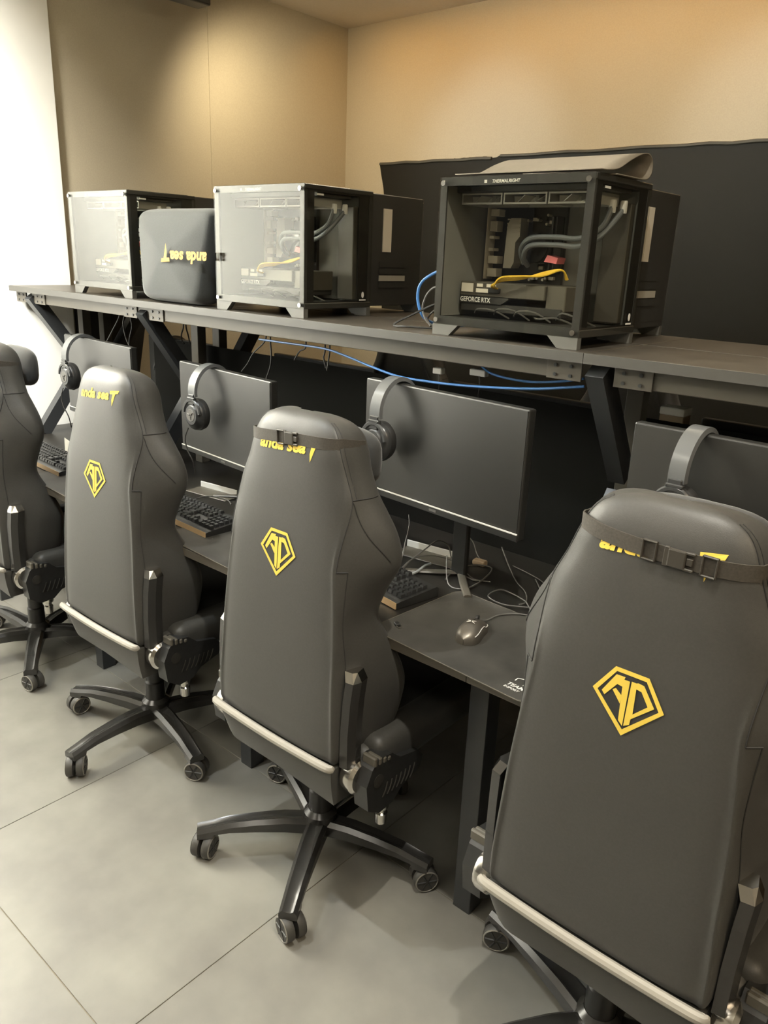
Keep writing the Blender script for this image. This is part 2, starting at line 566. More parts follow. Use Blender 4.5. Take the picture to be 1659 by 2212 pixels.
# ------------------------------------------------------------------ gaming chair
# levels: z, back y, seam half width, wing x, wing y, front y, drop of the surface at the seam
LV = np.array([
    (0.462, -.165, .190, .196, -.075, -.085, .012),
    (0.475, -.192, .203, .212, -.040, -.062, .012),
    (0.520, -.197, .206, .228, -.020, -.060, .012),
    (0.580, -.195, .204, .240, -.010, -.066, .011),
    (0.650, -.191, .200, .246, -.010, -.072, .010),
    (0.730, -.186, .196, .228, -.036, -.080, .010),
    (0.810, -.181, .190, .206, -.066, -.084, .010),
    (0.880, -.176, .184, .224, -.060, -.082, .010),
    (0.940, -.171, .178, .252, -.052, -.078, .010),
    (0.975, -.168, .178, .254, -.050, -.074, .013),
    (1.020, -.163, .180, .240, -.054, -.066, .022),
    (1.060, -.158, .182, .217, -.060, -.058, .032),
    (1.095, -.154, .179, .194, -.064, -.048, .038),
    (1.145, -.147, .158, .166, -.060, -.036, .034),
    (1.190, -.140, .141, .151, -.056, -.030, .026),
    (1.222, -.131, .127, .138, -.058, -.034, .022),
    (1.241, -.121, .111, .121, -.064, -.044, .017),
    (1.254, -.109, .087, .096, -.073, -.058, .011),
    (1.261, -.096, .058, .064, -.082, -.075, .005),
    (1.263, -.088, .030, .032, -.086, -.084, .001)])


def lv(z):
    z = min(max(z, LV[0, 0]), LV[-1, 0])
    i = int(np.searchsorted(LV[:, 0], z)) - 1
    i = min(max(i, 0), len(LV) - 2)
    p0, p1, p2, p3 = LV[max(i - 1, 0)], LV[i], LV[i + 1], LV[min(i + 2, len(LV) - 1)]
    h = p2[0] - p1[0]
    t = (z - p1[0]) / h
    m1 = (p2 - p0) / max(p2[0] - p0[0], 1e-6) * h
    m2 = (p3 - p1) / max(p3[0] - p1[0], 1e-6) * h
    r = (2 * t ** 3 - 3 * t ** 2 + 1) * p1 + (t ** 3 - 2 * t ** 2 + t) * m1 + (-2 * t ** 3 + 3 * t ** 2) * p2 + (t ** 3 - t ** 2) * m2
    r[0] = z
    return r


def sect(z):
    _, yb, hw, wx, yw, yf, cd = lv(z)
    k = min(1.0, hw / .14)
    ys = yb + cd
    pts = [(0, yb), (.45 * hw, yb + .05 * cd), (.76 * hw, yb + .26 * cd), (.92 * hw, yb + .62 * cd), (hw, ys),
           (hw + .52 * (wx - hw), ys + .40 * (yw - ys)), (wx, yw), (wx - .010 * k, yw + .030 * k),
           (wx - .048 * k, max(yw + .040 * k, yf)), (.55 * wx, yf), (0, yf)]
    return smooth_path([Vector((a, b, z)) for a, b in pts], 4)


def back_y(x, z):
    s_ = sect(z)
    x = abs(x)
    for a, b in zip(s_, s_[1:]):
        if a.x <= x <= b.x:
            t = (x - a.x) / max(b.x - a.x, 1e-6)
            return a.y + (b.y - a.y) * t
    return s_[18].y


def backrest_mesh():
    zs = sorted(set([round(float(z), 4) for z in np.concatenate([np.linspace(.462, .52, 8), np.linspace(.52, 1.2, 46), np.linspace(1.2, 1.263, 18)])]))
    vs, fs = [], []
    for z in zs:
        h = sect(z)
        ring = h + [Vector((-p.x, p.y, p.z)) for p in h[-2:0:-1]]
        n = len(ring)
        vs += ring
    for i in range(len(zs) - 1):
        for k in range(n):
            fs.append((i * n + k, i * n + (k + 1) % n, (i + 1) * n + (k + 1) % n, (i + 1) * n + k))
    fs.append(tuple(range(n)))
    fs.append(tuple((len(zs) - 1) * n + k for k in range(n)))
    mb = MB().add(vs, fs)
    return mb


def corner(z, j=16, off=.0):
    p = sect(z)[j]
    return p


LOGO_O = [(-.46, 1.0), (.46, 1.0), (1.0, .565), (0, 0), (-1.0, .565)]
LOGO_I = [(-.41, .935), (.41, .935), (.855, .565), (0, .10), (-.855, .565)]
LOGO_A = [(-.733, .568), (-.406, .886), (-.156, .891), (-.178, .85), (-.018, .852), (-.012, .151), (-.146, .215), (-.195, .735), (-.34, .746), (-.64, .515)]
LOGO_BAR = [(-.443, .64), (-.36, .68), (-.17, .60), (-.18, .47)]
LOGO_D1 = [(.028, .863), (.154, .862), (.182, .776), (.205, .385), (.18, .304), (.169, .211), (.018, .16)]
LOGO_D2 = [(.154, .862), (.21, .876), (.369, .865), (.73, .59), (.18, .304), (.205, .385), (.555, .579), (.326, .765), (.182, .776)]


def on_back(p2, off):
    x, z = p2
    return Vector((x, back_y(x, z) - off, z))


def chair_logo():
    mb = MB()
    def P(u, v):
        return on_back((u * .0595 + .0005, .886 + v * .110), .0012)
    n = 5
    vs = [P(*p) for p in LOGO_O] + [P(*p) for p in LOGO_I]
    mb.add(vs, [(i, (i + 1) % n, n + (i + 1) % n, n + i) for i in range(n)])
    for poly in (LOGO_A, LOGO_BAR, LOGO_D1, LOGO_D2):
        bm = bmesh.new()
        vv = [bm.verts.new(P(*p)) for p in poly]
        fc = bm.faces.new(vv)
        bmesh.ops.triangulate(bm, faces=[fc])
        mb.bm(bm)
    return mb


def seat_lettering():
    a = text_mesh('anda sea', .037, .0015, .14, 0, 'LEFT', 1.02)
    wd = max(v.co.x for v in a.vertices)
    mb = MB()
    sx = .152 / wd
    mb.add([Vector((-.094 + v.co.x * sx, v.co.y * 1.0, 0)) for v in a.vertices], [list(p.vertices) for p in a.polygons])
    # tall spiked T that closes the word
    mb.add([Vector(p + (0,)) for p in [(.060, .024), (.098, .026), (.095, .0175), (.085, .0165), (.074, -.018), (.071, .0), (.073, .0155), (.061, .0150)]],
           [(0, 1, 2, 3, 6, 7), (3, 4, 5, 6)])
    bpy.data.meshes.remove(a)
    return mb


LET = seat_lettering()


def make_chair():
    root = thing('gaming_chair', 'chair', 'chair')
    bk = obj('backrest', backrest_mesh(), 'leather', root, angle=80)
    # seams: the double seam line along the shoulder, the panel seams and the zip pocket
    def on_sec(z, j, sgn, off=.0006):
        p = sect(float(z))[j]
        return (sgn * (p.x + off * .7), p.y - off * .7, p.z)
    for sgn in (1, -1):
        mb = MB()
        mb.tube([on_sec(z, 16, sgn) for z in np.linspace(.943, 1.25, 34)], .0013, 5, 1)
        mb.tube([on_sec(z, 18, sgn) for z in np.linspace(1.10, 1.25, 18)], .0010, 5, 1)
        # wing ridge seam, from the shoulder junction to the wing tip
        line = []
        for z in np.linspace(.962, 1.095, 16):
            t = ((1.095 - z) / .133) ** .8
            s_ = sect(float(z))
            k = 16 + t * 7.0
            a = int(k)
            p = s_[a].lerp(s_[min(a + 1, len(s_) - 1)], k - a)
            line.append((sgn * (p.x + .0005), p.y - .0004, p.z))
        mb.tube(line, .0012, 5, 1)
        mb.tube([on_sec(.943, j, sgn, .0009) for j in range(16, 19)], .0014, 5, 1)
        mb.tube([on_sec(z, 18, sgn) for z in np.linspace(.50, .943, 24)], .0013, 5, 1)
        mb.tube([on_sec(1.097, j, sgn) for j in range(16, 27)], .0013, 5, 1)
        obj('seam', mb, 'seam', bk)
    obj('emblem', chair_logo(), 'yellow', bk, smooth=False)
    o = obj('emblem_backing', MB().add([on_back((u * .056, .886 + .003 + v * .104), .0006) for u, v in LOGO_O], [(0, 1, 2, 3, 4)]), 'seam', bk, smooth=False)
    lm = MB().add([on_back((v[0], 1.179 + v[1] + .06 * (v[0])), .0012) for v in LET.v], LET.f)
    obj('lettering', lm, 'yellow', bk, smooth=False)
    # roll piping and rear flap
    obj('piping', MB().tube([(-.213, -.196, .476), (-.19, -.205, .476), (0, -.208, .473), (.19, -.205, .476), (.209, -.196, .478)], [.008, .0105, .0105, .0105, .008], 10, 6), 'piping', bk)
    fl = MB()
    vs, fs = [], []
    nx, nz = 28, 10
    for side in (0, 1):
        for a in range(nz + 1):
            for b in range(nx + 1):
                u = -1 + 2 * b / nx
                v = a / nz
                zb = .378 + (.075 * (max(0, -u - .72) / .28) ** 2.2 if u < 0 else -.012 * u)
                z = .466 + (zb - .466) * v
                y = -.196 + .012 * v * v + (.06 if side else 0)
                vs.append((u * .207, y, z))
    m_ = (nx + 1) * (nz + 1)
    for a in range(nz):
        for b in range(nx):
            q = a * (nx + 1) + b
            fs.append((q, q + 1, q + nx + 2, q + nx + 1))
            fs.append((m_ + q, m_ + q + nx + 1, m_ + q + nx + 2, m_ + q + 1))
    for b in range(nx):
        fs.append((b, b + 1, m_ + b + 1, m_ + b))
        q = nz * (nx + 1) + b
        fs.append((q, q + 1, m_ + q + 1, m_ + q))
    for a in range(nz):
        for q in (a * (nx + 1), a * (nx + 1) + nx):
            fs.append((q, q + nx + 1, m_ + q + nx + 1, m_ + q))
    fl.add(vs, fs)
    obj('rear_flap', fl, 'leather', root, angle=50)
    # seat
    st = MB()
    st.box(-.255, .255, -.13, .36, .400, .500, .035, 4)
    st.box(-.270, -.185, -.10, .37, .415, .520, .032, 4)
    st.box(.185, .270, -.10, .37, .415, .520, .032, 4)
    obj('seat', st, 'leather', root, angle=60)
    # recliner brackets on both sides
    for sgn in (1, -1):
        ar = MB()
        path = [(.224, -.148, .470), (.224, -.148, .56), (.226, -.144, .64), (.228, -.138, .690)]
        vs, fs = [], []
        for (x, y, z) in path:
            hwy = .026
            vs += [(sgn * (x - .012), y - hwy, z), (sgn * (x + .008), y - hwy + .004, z), (sgn * (x + .014), y, z), (sgn * (x + .008), y + hwy, z), (sgn * (x - .012), y + hwy, z)]
        for i in range(len(path) - 1):
            for k in range(5):
                fs.append((i * 5 + k, i * 5 + (k + 1) % 5, (i + 1) * 5 + (k + 1) % 5, (i + 1) * 5 + k))
        fs.append((4, 3, 2, 1, 0))
        ar.add(vs, fs)
        br = obj('recliner_arm', ar, 'nylon', root, smooth=False)
        cp = MB()
        vs2 = [Vector(v) for v in vs[15:20]]
        top = [v + Vector((-sgn * .010, .008 if v.y < -.14 else -.004, .022)) for v in vs2]
        cp.add(vs2 + top, [(0, 1, 6, 5), (1, 2, 7, 6), (2, 3, 8, 7), (3, 4, 9, 8), (4, 0, 5, 9), (5, 6, 7, 8, 9)])
        obj('arm_cap', cp, 'chrome', br, smooth=False)
        # hinge disc in chrome and the ribbed plastic cover
        obj('hinge_disc', MB().lathe([(.010, -.020), (.040, -.018), (.044, -.010), (.044, .012), (.036, .020), (.010, .022)], 28, 'X', (sgn * .232, -.135, .440)), 'chrome', root)
        hc = MB()
        poly = [(-.150, .372), (-.158, .440), (-.140, .478), (-.118, .500), (-.070, .492), (-.040, .466), (.030, .450), (.050, .425), (.040, .395), (-.030, .375), (-.060, .350), (-.110, .345)]
        xx = sorted((sgn * .242, sgn * .285))
        hc.prism(poly, xx[0], xx[1], 'YZ')
        cov = obj('hinge_cover', hc, 'plastic', root, smooth=False)
        rb = MB()
        for k in range(7):
            y0 = -.10 + k * .017
            rb.tube([(sgn * .2855, y0, .385), (sgn * .2875, y0 + .008, .402), (sgn * .2855, y0 + .016, .420)], .0022, 5, 2)
        rb.lathe([(.004, 0), (.016, .001), (.017, .004), (.004, .005)], 18, 'X', (sgn * .283 if sgn > 0 else sgn * .288, -.118, .440))
        obj('ribs', rb, 'gpu_dark', cov)
        lb = MB()
        for k in range(4):
            lb.box(sgn * .268 - .020, sgn * .268 + .020, -.135 + k * .016, -.124 + k * .016, .484 - k * .002, .508 - k * .006, .003, 1)
        obj('arm_socket', lb, 'steel', cov, smooth=False)
    lv_ = MB().lathe([(.005, -.04), (.014, -.034), (.016, -.006), (.012, -.002), (.012, .006), (.018, .010), (.021, .026), (.018, .036), (.006, .040)], 18, 'Z', (.262, -.075, .322))
    obj('tilt_lever', lv_, 'chrome', root)
    # mechanism, gas lift, base
    obj('tilt_mechanism', MB().box(-.11, .09, -.10, .12, .335, .400, .012, 2), 'plastic', root, smooth=False)
    obj('gas_lift', MB().lathe([(.032, .06), (.032, .19), (.028, .195), (.028, .30), (.020, .305), (.020, .345)], 20, 'Z', (-.02, 0, 0)), 'plastic', root)
    base = obj('base', MB().lathe([(.020, .055), (.046, .060), (.050, .085), (.046, .118), (.034, .130), (.020, .131)], 24), 'nylon', root, loc=(-.02, 0, 0))
    lg = MB()
    prof = [(.030, .104, .062, .030), (.10, .112, .074, .029), (.18, .112, .080, .027), (.25, .108, .082, .025), (.292, .100, .078, .024), (.296, .099, .066, .024), (.338, .092, .066, .023)]
    vs, fs = [], []
    for r, zt, zb, hwd in prof:
        vs += [(r, -hwd, zb), (r, -hwd * 1.0, zt - .010), (r, -hwd * .62, zt), (r, -hwd * .30, zt - .004), (r, hwd * .30, zt - .004), (r, hwd * .62, zt), (r, hwd, zt - .010), (r, hwd, zb)]
    for i in range(len(prof) - 1):
        for k in range(8):
            fs.append((i * 8 + k, i * 8 + (k + 1) % 8, (i + 1) * 8 + (k + 1) % 8, (i + 1) * 8 + k))
    fs += [tuple(range(8)), tuple(48 + k for k in range(8))]
    lg.add(vs, fs)
    lg_me = lg.mesh('base_leg', True, 40)
    lg_me.materials.append(M['nylon'])
    cs = MB()
    cs.lathe([(.007, .056), (.007, .080)], 10)
    cs.box(-.006, .006, -.006, .006, .028, .060, .002, 1)
    for sgn in (1, -1):
        cs.lathe([(.010, .005), (.029, .005), (.0300, .009), (.0300, .021), (.0275, .025)], 22, 'Y', (.006, 0, .030)) if sgn > 0 else cs.lathe([(.010, -.005), (.029, -.005), (.0300, -.009), (.0300, -.021), (.0275, -.025)], 22, 'Y', (.006, 0, .030))
    cs.v = [(a * 1.13, b * 1.08, c * 1.13) for a, b, c in cs.v]
    cs_me = cs.mesh('castor', True, 40)
    cs_me.materials.append(M['rubber'])
    rm = MB()
    for sgn in (1, -1):
        y = sgn * .0235
        rm.lathe([(.0235, y), (.0262, y + sgn * .0028), (.0288, y + sgn * .0010)], 22, 'Y', (.006, 0, .030))
    sp = MB()
    for sgn in (1, -1):
        y = sgn * .0235
        sp.lathe([(.001, y - sgn * .004), (.0255, y - sgn * .004)], 18, 'Y', (.006, 0, .030))
        for k in range(6):
            a = 2 * PI * k / 6
            sp.tube([(.006 + .004 * math.cos(a), y, .030 + .004 * math.sin(a)), (.006 + .024 * math.cos(a), y, .030 + .024 * math.sin(a))], .0036, 5, 1)
    sp.v = [(a * 1.13, b * 1.08, c * 1.13) for a, b, c in sp.v]
    rm.v = [(a * 1.13, b * 1.08, c * 1.13) for a, b, c in rm.v]
    sp_me = sp.mesh('castor_spokes', True, 40)
    sp_me.materials.append(M['plastic'])
    rm_me = rm.mesh('castor_rim', True, 40)
    rm_me.materials.append(M['rim'])
    for k in range(5):
        a = 2 * PI * k / 5
        o = obj('base_leg', lg_me, 'nylon', base)
        o.rotation_euler = (0, 0, a)
        c = obj('castor', cs_me, 'rubber', base, loc=(.316 * math.cos(a), .316 * math.sin(a), 0))
        ca = a + (1.1 if k % 2 else .75)
        c.rotation_euler = (0, 0, ca)
        for nm_, me_ in (('castor_rim', rm_me), ('castor_spokes', sp_me)):
            c2 = obj(nm_, me_, 'rim', base, loc=(.316 * math.cos(a), .316 * math.sin(a), 0))
            c2.rotation_euler = (0, 0, ca)
    return root


CH = make_chair()
CHAIRS = [((-1.258, 1.283), 14, 0.0, 'black gaming chair with a buckled strap, between the plain chair and the nearest chair', 'chairs in the front row'),
          ((-2.069, 1.288), -13, .012, 'black gaming chair without a strap, fully showing its lettering and yellow emblem', 'chairs in the front row'),
          ((-.394, 1.247), 162, -.004, 'nearest black gaming chair, largest in view, at the right edge', 'chairs in the front row'),
          ((-2.895, 1.275), 41, .0, 'farthest black gaming chair, cut off by the left edge of the picture', 'chairs in the front row')]
for i, ((x, y), a, rz, lab, grp) in enumerate(CHAIRS):
    c = CH if i == 0 else copy_tree(CH)
    c.location = (x, y, 0)
    c.rotation_euler = (0, 0, rz)
    tag(c, lab, 'chair', grp)
    for k in c.children:
        if k.name.startswith('base') and not k.name.startswith('base_leg'):
            k.rotation_euler = (0, 0, math.radians(a))
for x, lab in ((-2.20, 'black chair in the back row, seen dimly beyond the second computer'), (-1.15, 'black chair in the back row, seen dimly under the shelf beyond the third monitor')):
    c = copy_tree(CH)
    c.location = (x, 2 * MID - 1.25, -.0)
    c.rotation_euler = (0, 0, PI + .1)
    tag(c, lab, 'chair', 'chairs in the back row')

# ------------------------------------------------------------------ neck pillows with straps


def neck_pillow(x, y, label, z0, sag, buckle_x, sliders, drop):
    root = thing('neck_pillow', label, 'pillow', (x, y, 0), 0, 'strapped neck pillows')
    # strap: a ribbon round the head section
    def strap_z(u):
        return z0 + sag[0] * u + sag[1] * (1 - u * u)
    mb = MB()
    vs, fs = [], []
    N = 30
    ring = []
    for k in range(N + 1):
        u = -1 + 2 * k / N
        z = strap_z(u)
        hw = lv(z)[2]
        xx = u * (hw + .002)
        yb = back_y(min(abs(xx), hw * .995), z)
        ring.append((xx, yb - .0035, z))
    s_ = sect(strap_z(1))
    tail = [(p.x + .0025, p.y, strap_z(1) - .004 * i) for i, p in enumerate(s_[17:27:3])]
    s2 = sect(strap_z(-1))
    tail2 = [(-p.x - .0025, p.y, strap_z(-1) - .004 * i) for i, p in enumerate(s2[17:27:3])]
    path = tail2[::-1] + ring + tail
    hwid = .0130
    n = len(path)
    for i, (a, b, c) in enumerate(path):
        p0, p1 = Vector(path[max(i - 1, 0)]), Vector(path[min(i + 1, n - 1)])
        t = (p1 - p0).normalized()
        nn = Vector((t.y, -t.x, 0)).normalized() * .0012
        vs += [(a + nn.x, b + nn.y, c - hwid), (a + nn.x, b + nn.y, c + hwid), (a - nn.x, b - nn.y, c + hwid), (a - nn.x, b - nn.y, c - hwid)]
    for i in range(n - 1):
        for k in range(4):
            fs.append((4 * i + k, 4 * i + (k + 1) % 4, 4 * i + 4 + (k + 1) % 4, 4 * i + 4 + k))
    mb.add(vs, fs)
    obj('strap', mb, 'webbing', root, angle=50)

    def at(xx):
        z = strap_z(xx / lv(z0)[2])
        return Vector((xx, back_y(xx, z) - .006, z))
    p = at(buckle_x)
    dz = sag[0] / lv(z0)[2] - 2 * sag[1] * buckle_x / lv(z0)[2] ** 2
    rot = Matrix.Rotation(-math.atan(dz), 3, 'Y')
    bk = MB()
    bk.box(-.018, .010, -.004, .004, -.0145, .0145, .0025, 2, rot, p)
    bk.box(.008, .022, -.003, .003, -.0150, -.0105, .001, 1, rot, p)
    bk.box(.008, .022, -.003, .003, .0105, .0150, .001, 1, rot, p)
    bk.box(.010, .020, -.0025, .0025, -.006, .006, .001, 1, rot, p)
    bk.box(-.024, -.016, -.003, .003, -.0155, .0155, .001, 1, rot, p)
    obj('buckle', bk, 'buckle', root, smooth=False)
    for sx in sliders:
        p = at(sx)
        sl = MB()
        for (a0, a1, b0, b1) in ((-.012, .012, .0135, .0165), (-.012, .012, -.0165, -.0135), (-.012, -.009, -.0165, .0165), (.009, .012, -.0165, .0165)):
            sl.box(a0, a1, -.003, .003, b0, b1, .001, 1, rot, p)
        obj('slider', sl, 'buckle', root, smooth=False)
    # the pillow itself in front of the head section
    pw = MB()
    vs, fs = [], []
    nu, nv = 28, 16
    for a in range(nv + 1):
        th = PI * a / nv
        for b in range(nu):
            ph = 2 * PI * b / nu
            def se(c, e):
                return math.copysign(abs(c) ** e, c)
            X = .128 * se(math.sin(th), .6) * se(math.cos(ph), .6)
            Z = .070 * se(math.sin(th), .6) * se(math.sin(ph), .6)
            Y = .032 * math.cos(th)
            vs.append((X, .030 + Y, z0 - drop + Z))
    for a in range(nv):
        for b in range(nu):
            fs.append((a * nu + b, a * nu + (b + 1) % nu, (a + 1) * nu + (b + 1) % nu, (a + 1) * nu + b))
    pw.add(vs, fs)
    obj('cushion', pw, 'pillow', root, angle=90)
    return root


neck_pillow(-1.258, 1.283, 'black neck pillow strapped to the chair beside the mouse mat', 1.203, (.008, .004), .012, (-.02,), .055)
neck_pillow(-.394, 1.247, 'black neck pillow whose strap with two sliders crosses the nearest chair', 1.197, (-.006, -.006), .035, (-.012, .078), .03)
neck_pillow(-2.895, 1.275, 'black neck pillow on the farthest chair at the left edge', 1.195, (.0, .003), .02, (-.02,), .03)

# ------------------------------------------------------------------ computers


def make_pc():
    root = thing('desktop_computer', 'pc', 'computer')
    WX, DY, H0, H1 = .209, .150, .026, .378
    t = .004
    ch = MB()
    ch.box(-WX, WX, -DY + .004, DY, H0, H0 + .018, .002, 1)
    ch.box(-WX, WX, -DY + .004, DY, H1 - .014, H1, .002, 1)
    ch.box(-WX, WX - .004, DY - .004, DY, H0, H1)
    for sx in (-1, 1):
        for sy in (-1, 1):
            xa = sx * (WX - .008)
            ya = sy * (DY - .010)
            ch.box(xa - .006, xa + .006, ya - .006, ya + .006, H0, H1)
    obj('board_tray', MB().box(-WX + .01, WX - .01, .100, .104, H0 + .02, H1 - .02), 'tray_metal', root, smooth=False)
    obj('chassis', ch, 'case', root, smooth=False)
    # side pane, border paint behind it
    sg = obj('side_glass', MB().box(-WX, WX, -DY - .0005, -DY + .003, H0 + .001, H1, .0006, 1), 'glass', root, smooth=False)
    bd = MB()
    ins = .020
    y0, y1 = -DY + .0034, -DY + .0046
    bd.box(-WX + .001, -WX + ins, y0, y1, H0 + .001, H1 - .001)
    bd.box(WX - ins, WX - .001, y0, y1, H0 + .001, H1 - .001)
    bd.box(-WX + ins, WX - ins, y0, y1, H1 - ins, H1 - .001)
    bd.box(-WX + ins, WX - ins, y0, y1, H0 + .001, H0 + .022)
    obj('pane_border', bd, 'border', sg, smooth=False)
    for sx in (-1, 1):
        for z in (H0 + .012, H1 - .014):
            obj('thumb_screw', MB().lathe([(.0065, 0), (.0068, .003), (.0045, .006), (.001, .0062)], 14, 'Y', (sx * (WX - .013), -DY - .006, z)), 'chrome', root)
    fg = obj('front_glass', MB().box(WX - .003, WX + .0005, -DY + .004, DY, H0 + .001, H1, .0006, 1), 'glass', root, smooth=False)
    fb = MB()
    x0, x1 = WX - .0046, WX - .0034
    fb.box(x0, x1, -DY + .005, -DY + .045, H0 + .001, H1 - .001)
    fb.box(x0, x1, DY - .062, DY - .001, H0 + .001, H1 - .001)
    fb.box(x0, x1, -DY + .045, DY - .062, H1 - .020, H1 - .001)
    fb.box(x0, x1, -DY + .045, DY - .062, H0 + .001, H0 + .022)
    obj('pane_border', fb, 'border', fg, smooth=False)
    lg = MB()
    lg.lathe([(.001, 0), (.0075, .0003), (.0078, .001)], 20, 'X', (WX + .0006, 0, 0))
    lg.v = [(a, b * .75 + DY - .040, c * 1.25 + H0 + .040) for a, b, c in lg.v]
    lg.box(WX + .0006, WX + .0012, DY - .055, DY - .025, H0 + .022, H0 + .026)
    obj('front_logo', lg, 'white_print', fg, smooth=False)
    obj('front_sticker', MB().box(WX - .0030, WX - .0024, -DY + .055, -DY + .083, H1 - .028, H1 - .023), 'white_print', fg, smooth=False)
    tp = MB().box(-WX + .02, WX - .02, -DY + .02, DY - .02, H1, H1 + .0025, .001, 1)
    obj('dust_filter', tp, 'plastic', root, smooth=False)
    for sx in (-1, 1):
        xa = sx * WX
        for ya in (-DY, DY - .02):
            pl = [(xa, 0), (xa - sx * .052, 0), (xa - sx * .080, H0 + .001), (xa, H0 + .001)]
            obj('foot', MB().prism(pl, ya + .001, ya + .019), 'case_foot', root, smooth=False)
    # rear panel (towards -x) with io plate and slots
    rp = MB()
    rp.box(-WX - .0005, -WX + .003, -DY + .006, DY - .002, H0 + .016, H1 - .012)
    rpo = obj('rear_panel', rp, 'case', root, smooth=False)
    obj('io_plate', MB().box(-WX - .004, -WX + .001, .02, .062, .20, .335), 'port', rpo, smooth=False)
    for k in range(4):
        obj('slot_cover', MB().box(-WX - .003, -WX + .001, -.06, .075, .085 + k * .022, .103 + k * .022), 'alu' if k == 1 else 'case', rpo, smooth=False)
    obj('rear_liner', MB().box(-WX + .0035, -WX + .006, -DY + .012, .099, H0 + .02, H1 - .016), 'tray_metal', root, smooth=False)
    # inside
    mbd = MB().box(-.195, .020, .088, .099, .110, .330)
    for k in range(14):
        a, b = random.uniform(-.10, .0), random.uniform(.15, .31)
        mbd.box(a, a + random.uniform(.006, .02), .078, .088, b, b + random.uniform(.005, .014))
    mo = obj('motherboard', mbd, 'board_pcb', root, smooth=False)
    io = MB()
    for k, (zz, hh, ww) in enumerate(((.300, .018, .026), (.262, .026, .022), (.243, .008, .014), (.212, .008, .014), (.180, .020, .030), (.146, .022, .030))):
        io.box(-.186, -.186 + ww, .050, .080, zz, zz + hh, .001, 1)
    io.box(-.1935, -.1905, .045, .085, .14, .325)
    obj('io_ports', io, 'port', mo, smooth=False)
    bd_ = MB()
    rnd = random.Random(11)
    for k in range(16):
        a_, b_ = rnd.uniform(-.085, .012), rnd.choice((rnd.uniform(.262, .312), rnd.uniform(.142, .172)))
        bd_.lathe([(.0035, .070), (.0035, .088)], 8, 'Y', (a_, 0, b_)) if k % 3 else bd_.box(a_, a_ + .014, .074, .088, b_, b_ + .009, .001, 1)
    obj('capacitors', bd_, 'alu', mo)
    for k in range(2):
        obj('memory_stick', MB().box(.000 + k * .011, .005 + k * .011, .048, .088, .160, .300, .001, 1), 'plastic_g', mo, smooth=False)
    hs = MB()
    hs.prism([(-.132, .170), (-.108, .170), (-.100, .185), (-.100, .235), (-.088, .250), (-.088, .295), (-.118, .295), (-.128, .280)], .045, .085)
    for k in range(5):
        hs.box(-.128, -.090, .0435, .0452, .250 + k * .010, .2535 + k * .010)
    obj('heatsink', hs, 'alu', mo, smooth=False)
    pb = MB()
    pb.lathe([(.012, -.032), (.036, -.030), (.038, -.026), (.038, .02), (.034, .022)], 24, 'Y', (-.030, .055, .222))
    obj('pump', pb, 'plastic_g', root)
    for k, dz in enumerate((.012, -.006)):
        path = [(-.050 + .012 * k, .015, .180 + dz * .3), (-.046 + .010 * k, -.012, .205 + dz), (-.010, -.030, .232 + dz), (.060, -.030, .236 + dz), (.120, -.025, .234 + dz), (.168, -.015, .258 + dz), (.180 + .012 * k, .0 + .034 * k, .310), (.181 + .012 * k, .004 + .034 * k, .330)]
        ho = obj('hose', MB().tube(path, .0065, 10, 6), 'hose', root)
        obj('fitting', MB().lathe([(.008, .305), (.0085, .309), (.0085, .330), (.007, .333)], 12, 'Z', (.181 + .012 * k, .004 + .034 * k, 0)), 'white_plastic', ho)
    rad = MB().box(-.205, .198, -.085, .060, H1 - .030, H1 - .015, .002, 1)
    ra = obj('radiator', rad, 'case', root, smooth=False)
    tm = text_mesh('THERMALRIGHT', .0105, .0002, .1)
    remap(tm, lambda c: Vector((c.x - .02, -DY + .0032, H1 - .0155 + c.y)))
    obj('radiator_lettering', tm, 'white_print', ra, smooth=False)
    obj('emblem', MB().box(-.080, -.0725, -DY + .0030, -DY + .0034, H1 - .0155, H1 - .0085), 'white_print', ra, smooth=False)
    for k in range(3):
        cx_ = -.130 + k * .124
        fa = MB()
        z0_, z1_ = H1 - .058, H1 - .032
        for a in (-.060, .056):
            fa.box(cx_ + a, cx_ + a + .004, -.080, .040, z0_, z1_)
        fa.box(cx_ - .06, cx_ + .06, -.080, -.076, z0_ , z0_ + .004)
        fa.box(cx_ - .06, cx_ + .06, -.080, -.076, z1_ - .004, z1_)
        fa.box(cx_ - .06, cx_ + .06, .036, .040, z0_, z1_)
        fa.lathe([(.020, z0_ + .003), (.021, z1_ - .003)], 14, 'Z', (cx_, -.020, 0))
        for b in range(7):
            an = 2 * PI * b / 7
            R_ = Matrix.Rotation(an, 3, 'Z') @ Matrix.Rotation(.6, 3, 'X')
            fa.box(.018, .056, -.013, .013, -.001, .001, 0, 1, R_, (cx_, -.020, (z0_ + z1_) / 2))
        obj('fan', fa, 'fan', root, smooth=False)
    # graphics card
    gc = MB().box(-.192, .062, -.060, .075, .098, .134, .002, 1)
    gc.box(.062, .115, -.052, .070, .074, .134, .002, 1)
    g = obj('graphics_card', gc, 'gpu', root, smooth=False)
    gd = MB()
    gd.prism([(-.190, .081), (-.062, .081), (-.040, .094), (-.040, .098), (-.190, .098)], -.0615, -.050)
    gd.box(-.188, .110, -.058, .070, .060, .081, .002, 1)
    obj('card_shroud', gd, 'gpu_dark', g, smooth=False)
    gl_ = MB()
    gl_.box(-.186, -.150, -.0625, -.060, .108, .130)
    gl_.box(-.140, -.075, -.0625, -.060, .108, .118)
    gl_.box(-.138, -.120, -.0625, -.060, .122, .130)
    gl_.box(-.108, -.080, -.0625, -.060, .122, .130)
    obj('card_detail', gl_, 'port', g, smooth=False)
    tm = text_mesh('GEFORCE RTX', .0165, .0004, 0, 0, 'LEFT')
    w_ = max(v.co.x for v in tm.vertices)
